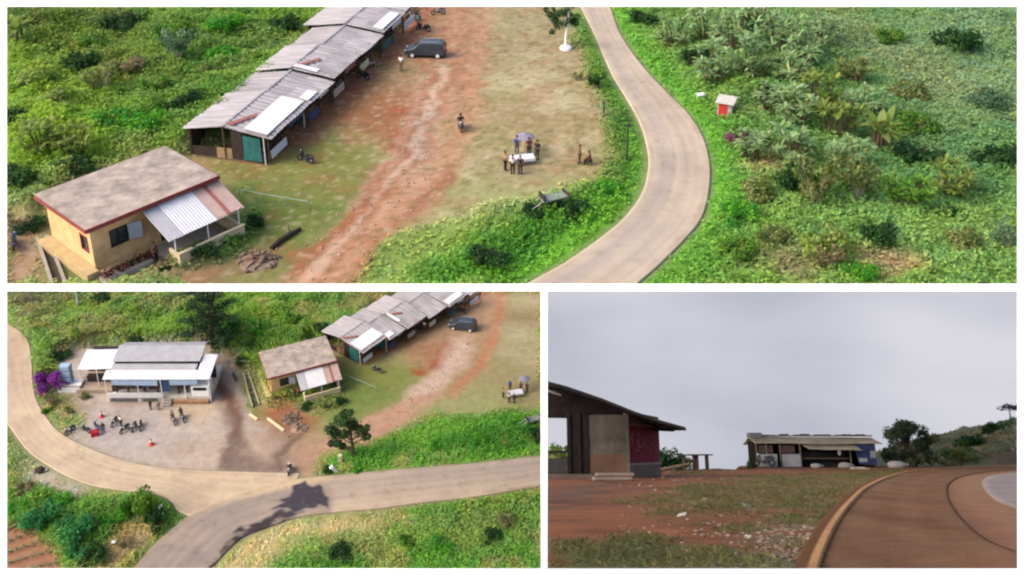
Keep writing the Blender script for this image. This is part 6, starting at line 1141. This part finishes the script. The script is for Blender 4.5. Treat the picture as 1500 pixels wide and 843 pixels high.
# derelict hut at the left
YH = 60.0
def hq(px, py, y=YH): return G.at_y(px, py, y)
def derelict_hut():
    b = hq(862, 703); o = thing('derelict_hut', 'derelict roadside hut with sloping roof and a red painted wall panel', 'hut', G, (b.x, YH, 0)); L = lambda px, py, y=YH: hq(px, py, y)-Vector((b.x, YH, 0))
    upper = mat('dirty_shaded_plaster', alb(92, 87, 80, KG), var=.25, scale=.8, spec=.03, col2=alb(58, 54, 50, KG)); lower = mat('brown_plaster', alb(92, 68, 54, KG), var=.25, scale=.9); dark = mat('dark_shaded_timber', alb(40, 34, 34, KG), var=.3, scale=2, spec=.03)  # shade of the overhang put into these wall and timber colours, besides grime
    def wall(m, x0, x1, z0, z1, name, mt, y0=0.0, t=.18): return MB().box(x0, y0, z0, x1, y0+t, z1).build(name, mt, o)
    xa, xb, xc = L(862, 690).x, L(921, 690).x, L(968, 690).x; zt = L(900, 608).z; zm = L(890, 665).z
    wall(None, xa, xb, -.2, zm, 'lower_wall', lower); wall(None, xa, xb, zm+.002, zt, 'wall', upper)
    # side wall with the red panel runs back a little
    yb = 5.0; xs = L(968, 690, YH+yb).x; s = Vector((xs-xb, yb, 0)); ln = s.length; e = s/ln; nn = Vector((e.y, -e.x, 0)); P_ = lambda d, z, off=0: Vector((xb, 0, 0))+e*d+nn*off+Vector((0, 0, z))
    zt2 = L(945, 612).z
    w = MB()
    for z0, z1 in ((-.2, zt2+.35),):
        w.add([P_(.0, z0), P_(ln, z0), P_(ln, z0, -.18), P_(0, z0, -.18), P_(0, z1), P_(ln, z1-.2), P_(ln, z1-.2, -.18), P_(0, z1, -.18)], [(3, 2, 1, 0), (4, 5, 6, 7), (0, 1, 5, 4), (1, 2, 6, 5), (2, 3, 7, 6), (3, 0, 4, 7)])
    sw = w.build('side_wall', mat('pale_plaster', alb(132, 118, 106, KG), var=.18, scale=1.2), o)
    zA, zB = .75, 2.72
    def plate(d0, d1, z0, z1, off, th): return MB().add([P_(d0, z0, off), P_(d1, z0, off), P_(d1, z1, off), P_(d0, z1, off), P_(d0, z0, off-th), P_(d1, z0, off-th), P_(d1, z1, off-th), P_(d0, z1, off-th)], [(0, 1, 2, 3), (7, 6, 5, 4), (0, 4, 5, 1), (1, 5, 6, 2), (2, 6, 7, 3), (3, 7, 4, 0)])
    pn = plate(.35, ln-.25, zA, zB, .03, .035).build('red_panel', mat('faded_red', alb(160, 64, 76, KG), var=.15, scale=3.0, col2=alb(128, 50, 62, KG), spec=.05), o)
    g_ = MB(); rr = random.Random(3)                       # loose pale brush scrawl, no readable letters
    for k in range(20):
        d0 = .5+(ln-1.1)*rr.random(); z0 = rr.uniform(zA+.25, zB-.7); pts = [P_(d0+.35*math.sin(j*1.3+k)*.6+j*.03, z0+j*.13+rr.uniform(-.1, .1), .045) for j in range(6)]; g_.tube(pts[:rr.randint(3, 6)], rr.choice((.015, .022, .035)), 4)
    g_.build('scrawl', mat('pale_scrawl', alb(182, 136, 140, KG), var=.1), pn)
    for f in (plate(.25, ln-.15, zB, zB+.08, .05, .05), plate(.25, ln-.15, zA-.10, zA, .05, .05)): f.build('panel_edge', mat('chalky_edge', alb(178, 164, 156, KG), var=.15), pn)
    MB().box(xb-.12, -.03, -.2, xb+.08, .2, zt2+.4).build('corner_post', upper, o)
    # door bay and open bay on the left
    xd0, xd1 = L(833, 690).x, L(861, 690).x; MB().box(xd0, .02, .1, xd1, .12, zt).build('door_boards', dark, o)
    for px in (834, 849, 860): x = L(px, 690).x; MB().box(x-.10, -.08, -.2, x+.10, .02, zt+.1).build('pillar', dark, o)
    xl = L(780, 690).x; MB().box(xl, -.02, -.2, xd0-.1, .16, L(820, 672).z).build('parapet', mat('dark_parapet', alb(52, 50, 50, KG), var=.2), o); MB().box(xl, -.06, L(820, 664).z, xd0-.1, .1, L(820, 661).z).build('rail', dark, o)
    # deep fascia, roof with a visible underside
    top = [(790, 555.5), (830, 566), (880, 583), (930, 603), (968, 616), (1004, 626)]; Yf, Yr = -2.6, 7.5; rf = MB(); n = len(top); vs = []
    for px, py in top:
        f_ = L(px, py, YH+Yf); vs += [f_, f_-Vector((0, 0, .14)), Vector((f_.x, Yr, f_.z+.1)), Vector((f_.x, Yr, f_.z-.04))]
    fs = []
    for i in range(n-1):
        a, c = i*4, i*4+4; fs += [(a, c, c+2, a+2), (a+1, a+3, c+3, c+1), (a, a+1, c+1, c), (a+2, c+2, c+3, a+3)]
    fs += [(0, 2, 3, 1), ((n-1)*4, (n-1)*4+1, (n-1)*4+3, (n-1)*4+2)]; roof = rf.add(vs, fs).build('roof', mat('dark_tin', alb(46, 42, 44, KG), var=.25, scale=2, spec=.03), o)
    lo = [(790, 612), (833, 613), (862, 610), (921, 606)]
    fa = MB(); vs = []
    for px, py in lo: q0 = L(px, py); tz = np.interp(px, [p[0] for p in top], [L(p[0], p[1]).z for p in top])-.16; vs += [Vector((q0.x, .16, q0.z)), Vector((q0.x, .16, tz)), Vector((q0.x, .30, q0.z)), Vector((q0.x, .30, tz))]
    fs = [];
    for i in range(len(lo)-1): a, c = i*4, i*4+4; fs += [(a, c, c+1, a+1), (a+2, a+3, c+3, c+2), (a, a+2, c+2, c), (a+1, c+1, c+3, a+3)]
    fs += [(0, 1, 3, 2), ((len(lo)-1)*4, (len(lo)-1)*4+2, (len(lo)-1)*4+3, (len(lo)-1)*4+1)]; fa.add(vs, fs).build('fascia', dark, o)
    r0, r1 = L(966, 622, YH+1.0), L(1002, 627.5, YH+.0); MB().tube([Vector((r0.x, .6, r0.z-.15)), Vector((r1.x-.1, -.9, r1.z-.05))], .05, 5).tube([Vector((r0.x-.2, 3.5, r0.z-.25)), Vector((r1.x-.1, 3.0, r1.z-.1))], .05, 5).tube([Vector((r1.x-.1, -1.1, r1.z-.08)), Vector((r1.x-.1, 7.2, r1.z+.02))], .06, 5).build('eave_rafter', dark, o)
    for z in (0,): MB().box(xl, 6.9, -.2, xl+.4, 7.1, 4.3).build('rear_post', dark, o)
    MB().slab([L(801, 570, YH-.6), L(822, 577, YH-.6), L(822, 579.5, YH-.9), L(801, 573, YH-.9)], .03).build('roof_patch', mat('translucent_sheet', alb(150, 146, 142, KG), var=.1), roof)
    MB().box(xl, -2.4, -.3, L(868, 700).x, -.09, .22, .03).build('floor_slab', mat('worn_slab', alb(96, 78, 68, KG), var=.25, scale=1.5), o)
derelict_hut()
ss = thing('sack_pile', 'two pale cement sacks stacked at the foot of the hut wall', 'sacks', G, G.at(897, 705), R(4)); MB().box(-1.0, -.35, 0, 1.0, .35, .2, .08).build('sack', mat('pale_sack', alb(130, 112, 100, KG), var=.12, scale=2), ss); MB().box(-.85, -.32, .2, 1.1, .33, .38, .08).build('sack', mat('pale_sack', alb(166, 146, 132)), ss)
# shed row across the ground
YW = 91.5
def roadside_shed():
    b = G.at_y(1200, 686, YW); o = thing('roadside_shed', 'long open fronted roadside shed with low grey roof and white panels', 'shed', G, (b.x, YW, 0)); L = lambda px, py, y=YW: G.at_y(px, py, y)-Vector((b.x, YW, 0))
    tin = mat('old_grey_tin', alb(190, 178, 162, KG), var=.18, scale=.8, col2=alb(150, 138, 124, KG)); dark = mat('dark_shaded_timber', alb(58, 50, 48)); wht = mat('scuffed_white_panel', alb(172, 174, 180, KG), var=.12, scale=1.2); X0, X1 = L(1109, 680).x, L(1284, 680).x; zr, ze = L(1200, 640, YW+2.4).z, L(1200, 650).z
    MB().sheet([(X0-.1, 2.4, zr), (X1+.7, 2.4, zr-.1), (X1+.6, -.5, ze-.02), (X0-.1, -.5, ze+.04)], .05, 44, .03, .04, 3).build('roof', tin, o)
    MB().sheet([(X0, 2.45, zr), (X1+.6, 2.45, zr-.1), (X1+.6, 5.2, zr-.7), (X0, 5.2, zr-.6)], .05, 44, .03, .02, 5).build('rear_roof', tin, o)
    rd = MB(); rr = random.Random(9)
    for k in range(16):
        x = X0+.9+k*(X1-X0-.4)/16; rd.box(x, 2.1, zr+.02, x+.7, 2.7, zr+.10+rr.random()*.14)
    rd.build('ridge_debris', mat('mossy_ridge', alb(122, 96, 72, KG), var=.3, scale=2), o)
    MB().box(X0-.1, 1.7, zr-.1, X0+1.0, 2.8, zr+.32, .05).build('ridge_box', mat('grey_box', alb(134, 132, 136, KG)), o)
    MB().box(X0, 3.0, 0, X1, 3.1, ze).build('back_wall', dark, o); MB().box(X0-.02, .05, 0, X0+.08, 3.0, ze+.2).build('end_wall', dark, o); MB().box(X1-.08, .05, 0, X1+.02, 3.0, ze).build('end_wall', M_DARKW, o)
    for px in (1109.5, 1124.5, 1144.5, 1174, 1247, 1283.5): x = L(px, 680).x; MB().tube([(x, -.02, -.2), (x, -.02, ze)], .07, 6).build('post', mat('grey_post', alb(122, 114, 108, KG), var=.15), o)
    for a, c in ((1111, 1139), (1146, 1173)): MB().box(L(a, 680).x, -.12, .05, L(c, 680).x, -.08, L(c, 665.5).z).build('white_panel', wht, o)
    MB().box(L(1113, 680).x, .04, L(1113, 664).z, L(1134, 680).x, .08, ze-.15).build('slatted_panel', mat('red_brown_slats', alb(98, 78, 72, KG), var=.3, scale=5), o); MB().box(L(1146, 680).x, .04, L(1113, 664).z, L(1166, 680).x, .08, ze-.15).build('slatted_panel', mat('red_brown_slats', alb(98, 78, 72)), o)
    MB().sheet([(L(1176, 650).x, .3, ze-.05), (L(1252, 650).x, .3, ze-.05), (L(1254, 650).x, -1.5, ze-.5), (L(1177, 650).x, -1.5, ze-.42)], .04, 24, .02, .03, 2).build('awning', tin, o)
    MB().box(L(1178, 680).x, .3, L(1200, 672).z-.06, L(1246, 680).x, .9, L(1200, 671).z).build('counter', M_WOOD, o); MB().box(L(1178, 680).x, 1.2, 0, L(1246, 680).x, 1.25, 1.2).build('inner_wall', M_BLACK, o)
    MB().ball((L(1228, 660).x, -.2, L(1228, 662).z), (.16, .12, .3), 7, 6).build('hanging_bag', M_WPAINT, o)
    MB().slab([(L(1249, 650).x, -.08, ze-.05), (L(1281, 650).x, -.08, ze-.05), (L(1281, 650).x, -.16, L(1281, 682).z), (L(1255, 650).x, -.14, L(1255, 680).z)], .03).build('tarpaulin', mat('faded_blue_tarp', alb(70, 80, 124, KG), var=.3, scale=1.2, col2=alb(44, 48, 84, KG)), o)
    MB().box(L(1275, 680).x, -.24, L(1275, 671).z, L(1283, 680).x, -.19, L(1275, 661).z).build('white_panel', wht, o); MB().box(L(1258, 680).x, -.24, L(1258, 677).z, L(1270, 680).x, -.19, L(1258, 671.5).z).build('white_panel', wht, o)
roadside_shed()
motorcycle(G, G.at_y(1120, 683.5, 90.2)*1.0+Vector((0, 0, 0)), R(85), 'black', 'dark motorcycle parked before the white panels of the shed'); 
for px, r, lab in ((1196, (.5, .25, .22), 'long white sack lying before the open middle of the shed'), (1238, (.62, .28, .26), 'larger white sack heap near the blue tarpaulin'), (1314, (.85, .4, .34), 'white mound at the foot of the tree by the road')):
    p = G.at_y(px, 686, 90.0); p.z = 0; k = thing('sack', lab, 'sack', G, p, R(8)); MB().ball((0, 0, r[2]*.55), r, 10, 7, .12, int(px)).build('bag', mat('white_sack', alb(186, 178, 172, KG), var=.12, scale=2), k, smooth=True); MB().tube([(r[0]*.9, 0, r[2]*.5), (r[0]*1.25, 0, r[2]*.75)], [.1, .05], 6).build('tied_end', mat('white_sack', alb(186, 178, 172)), k)
sl_ = thing('stone_block', 'small pale slab lying on the soil right of the white sacks', 'slab', G, G.at(1257, 688), .1); MB().box(-.5, -.3, 0, .5, .3, .18, .05).build('slab', M_CONC, sl_); MB().box(.2, -.45, 0, .7, -.32, .1, .03).build('chip', M_CONC, sl_)
# bench tables, log beyond the hut
for px, y, lab in ((1012, 80.0, 'dark open air table nearer to the hut'), (1027, 82.0, 'dark open air table farther from the hut')):
    p = G.at_y(px, 690, y); p.z = -.05; k = thing('table', lab, 'table', G, p, R(12)); MB().box(-.85, -.4, 1.05, .85, .4, 1.14).build('tabletop', M_DARKW, k)
    for x in (-.5, .5): MB().box(x-.05, -.25, 0, x+.05, .25, 1.05).build('leg', M_DARKW, k)
lg = thing('log', 'pale log lying on the ground beside the hut corner', 'log', G, G.at(988, 692), R(24)); MB().tube([(-1.2, 0, .12), (0, .05, .3), (1.2, 0, .5)], [.13, .12, .1], 7).build('trunk', mat('pale_log', alb(134, 112, 92, KG), var=.2, scale=3), lg); MB().tube([(.2, 0, .3), (.5, .4, .1)], [.06, .04], 5).build('branch', mat('pale_log', alb(134, 112, 92)), lg)
# plants
def gplant(name, kind, pal, px, y, r, lab, cat='bush', hz=1.0, var=0, z=0.0): p = G.at_y(px, 690, y); return shrub(name, kind, pal, G, (p.x, y, z), r, lab, cat, None, hz, var)
gplant('bush', 'bush', 'dark', 979, 81, 1.3, 'round dark bush at the hut corner', hz=1.3); gplant('bush', 'bush', 'olive', 1000, 84, 1.0, 'olive bush right of the round dark bush', hz=.9); gplant('bush', 'bush', 'grey', 1058, 92, .9, 'small grey green bush on the skyline left of the shed', hz=.7, z=-.8); gplant('bush', 'bush', 'dark', 1078, 92, 1.0, 'small dark bush on the skyline left of the shed', hz=.8, z=-.8); gplant('bush', 'bush', 'dark', 1103, 93, .9, 'dark bush against the left end of the shed', hz=1.3, z=-.2)
for px, y, pal, r, lab in ((806, 75, 'green', 2.2, 'green bush seen through the left of the open bay'), (822, 73, 'olive', 2.0, 'olive bush seen through the right of the open bay'), (836, 78, 'dark', 1.8, 'dark bush behind the door boards')): gplant('bush', 'bush', pal, px, y, r, lab, hz=.95)
tr = thing('broad_tree', 'round dark tree at the right end of the roadside shed', 'tree', G, (G.at_y(1334, 684, 95).x, 95, 0), 0, None, (.98, .95, .8)); MB().tube([(0, 0, -.2), (.1, 0, 1.4), (-.1, 0, 2.6)], [.22, .16, .1], 8).build('trunk', BARK, tr); lm = MB(); cl = []; rc = random.Random(5)
for k in range(40):
    a = rc.uniform(0, 6.28); zz = rc.uniform(.35, 4.3); q = (2.5 if zz < 3 else 2.5*(4.7-zz)/1.7)*math.sqrt(rc.random()); c_ = (q*math.cos(a), q*math.sin(a), zz); cl.append((c_, rc.uniform(.4, .75))); lm.tube([(0, 0, 1+zz*.2), (c_[0]*.5, c_[1]*.5, zz*.75), c_], [.07, .05, .02], 4)
lm.build('limb', BARK, tr); leafy('crown', crown_data(cl, 420, .26, [alb(84, 100, 70, KG), alb(66, 82, 56, KG), alb(104, 116, 82, KG)], 41), tr)
fp_ = G.at_y(1480, 615, 121)
ft = thing('broad_tree', 'small flat crowned tree on the hill crest at the far right', 'tree', G, fp_, 0, None, .72); MB().tube([(0, 0, -.3), (.1, 0, .8), (0, 0, 1.6)], [.12, .09, .05], 7).build('trunk', BARK, ft); leafy('crown', crown_data([((x, y, 1.7+z), (.8, .8, .4)) for x, y, z in ((-.9, 0, 0), (0, .3, .3), (.9, 0, .1), (.3, -.5, .0), (1.5, 0, .0))], 200, .26, [alb(70, 80, 60, KG), alb(56, 66, 48, KG)], 44), ft)
for x, y, z, pal, r, lab in ((47.0, 112, 1.5, 'dark', 1.6, 'dark bush on the hill right of the round tree'), (51.5, 116, 2.9, 'dark', 1.5, 'dark bush midway along the hill crest'), (55.5, 119, 3.8, 'grey', 1.2, 'grey green bush on the hill crest'), (58.5, 118, 4.0, 'dark', 1.2, 'dark bush high on the hill near the right edge'), (42.5, 104, .4, 'dark', 1.6, 'dark bush at the foot of the hill'), (41.0, 100, .2, 'olive', 1.5, 'olive bush between the round tree and the hill'), (38.5, 97, 0, 'brown', .9, 'brown bush under the round tree'), (54, 112, 2.7, 'brown', 1.2, 'brown bush on the face of the hill')):
    shrub('bush', 'bush', pal, G, (x, y, z-.1), r, lab, 'bush', None, .85, int(x) % 2)
# grey cloud bank closing the view
cx = np.linspace(-8, 84, 60); cz = np.linspace(-14, 34, 40); X_, Z_ = np.meshgrid(cx, cz); Y_ = 150-.004*(X_-35)**2
i = (np.arange(59)[None, :]+np.arange(39)[:, None]*60).ravel(); sm = bpy.data.materials.new('overcast_cloud'); sm.use_nodes = True; nt = sm.node_tree; nt.nodes.clear()
out = nt.nodes.new('ShaderNodeOutputMaterial'); em = nt.nodes.new('ShaderNodeEmission'); tc = nt.nodes.new('ShaderNodeTexCoord'); mp_ = nt.nodes.new('ShaderNodeMapping'); mp_.inputs['Scale'].default_value = (1, 1, 2.2); ns = nt.nodes.new('ShaderNodeTexNoise'); ns.inputs['Scale'].default_value = .02; ns.inputs['Detail'].default_value = 4; ns.inputs['Roughness'].default_value = .45; rp = nt.nodes.new('ShaderNodeValToRGB')
rp.color_ramp.elements[0].position = .36; rp.color_ramp.elements[1].position = .66; rp.color_ramp.elements[0].color = (*lin((182, 186, 198)), 1); rp.color_ramp.elements[1].color = (*lin((218, 217, 226)), 1)
for a, b_ in ((tc.outputs['Object'], mp_.inputs['Vector']), (mp_.outputs['Vector'], ns.inputs['Vector']), (ns.outputs['Fac'], rp.inputs['Fac']), (rp.outputs['Color'], em.inputs['Color']), (em.outputs[0], out.inputs['Surface'])): nt.links.new(a, b_)
SKY_EM = em
raw_mesh('sky', np.stack([X_.ravel(), Y_.ravel(), Z_.ravel()], 1), np.stack([i, i+1, i+61, i+60], 1), np.full((2400, 3), .7), sm, G, 'structure', True)
if 'SKY_EM' in globals(): SKY_EM.inputs['Strength'].default_value = 1.0/2**1.2
# ------------------------------------------------------------------ white floor under the three pieces of land
fl = MB().box(-420, -120, -161, 420, 900, -160).build('ground', mat('white_floor', (.86, .86, .86), var=.0, rough=.9, spec=.1)); fl['kind'] = 'structure'

# ------------------------------------------------------------------ cut everything off cleanly at the edge of its piece of land
bpy.context.view_layer.update()
def cut_to_land(o, land):
    me = o.data; n = len(me.vertices)
    if not n: return
    co = np.empty(n*3, np.float32); me.vertices.foreach_get('co', co); co = co.reshape(-1, 3).astype(float)
    W = np.array(land.M.inverted() @ o.matrix_world); q = co @ W[:3, :3].T+W[:3, 3]
    for nrm in land.planes:
        d = (q-land.eye) @ nrm
        if d.max() <= 1e-4: continue
        if o.data.users > 1: o.data = o.data.copy()
        bm = bmesh.new(); bm.from_mesh(o.data); Wi = Matrix(W).inverted()
        pc = Wi @ Vector(land.eye); pn = (Matrix(W).to_3x3().transposed() @ Vector(nrm)).normalized()
        bmesh.ops.bisect_plane(bm, geom=bm.verts[:]+bm.edges[:]+bm.faces[:], plane_co=pc, plane_no=pn, clear_outer=True)
        bm.to_mesh(o.data); bm.free(); n = len(o.data.vertices)
        if n == 0: return
        co = np.empty(n*3, np.float32); o.data.vertices.foreach_get('co', co); q = co.reshape(-1, 3).astype(float) @ W[:3, :3].T+W[:3, 3]
def root_of(o):
    while o.parent: o = o.parent
    return o
for o in [o for o in SC.objects if o.type == 'MESH']:
    L_ = LAND_OF.get(root_of(o).name)
    if L_: cut_to_land(o, L_)
def drop_empty(o):
    for ch in list(o.children): drop_empty(ch)
    if o.type == 'MESH' and len(o.data.vertices) == 0 and not o.children: bpy.data.objects.remove(o)
    elif o.type == 'EMPTY' and not o.children: bpy.data.objects.remove(o)
for o in [o for o in SC.objects if o.parent is None]: drop_empty(o)
bpy.context.view_layer.update()

# ------------------------------------------------------------------ daylight: bright overcast
EL, AZ = R(42), R(-106)            # sun up on the left, veiled
w = bpy.data.worlds.new('World'); SC.world = w; w.use_nodes = True; nt = w.node_tree; bg = nt.nodes['Background']
sk = nt.nodes.new('ShaderNodeTexSky'); sk.sky_type = 'NISHITA'; sk.sun_disc = False; sk.sun_elevation = EL; sk.sun_rotation = AZ
sk.air_density = 1.0; sk.dust_density = 6.0; sk.ozone_density = .6; nt.links.new(sk.outputs['Color'], bg.inputs['Color']); bg.inputs['Strength'].default_value = .15
sd = bpy.data.lights.new('sun', 'SUN'); so_ = bpy.data.objects.new('sun', sd); COL.objects.link(so_); sd.energy = .55; sd.angle = R(28); sd.color = (1, .965, .92)
d = Vector((math.sin(AZ)*math.cos(EL), math.cos(AZ)*math.cos(EL), math.sin(EL))); so_.rotation_euler = d.to_track_quat('Z', 'Y').to_euler()
SC.view_settings.view_transform = 'Standard'; SC.view_settings.look = 'None'; SC.view_settings.exposure = 1.2; SC.view_settings.gamma = 1
SC.render.engine = 'CYCLES'; SC.cycles.filter_width = 2.2
SC.render.resolution_x = 1024; SC.render.resolution_y = 575
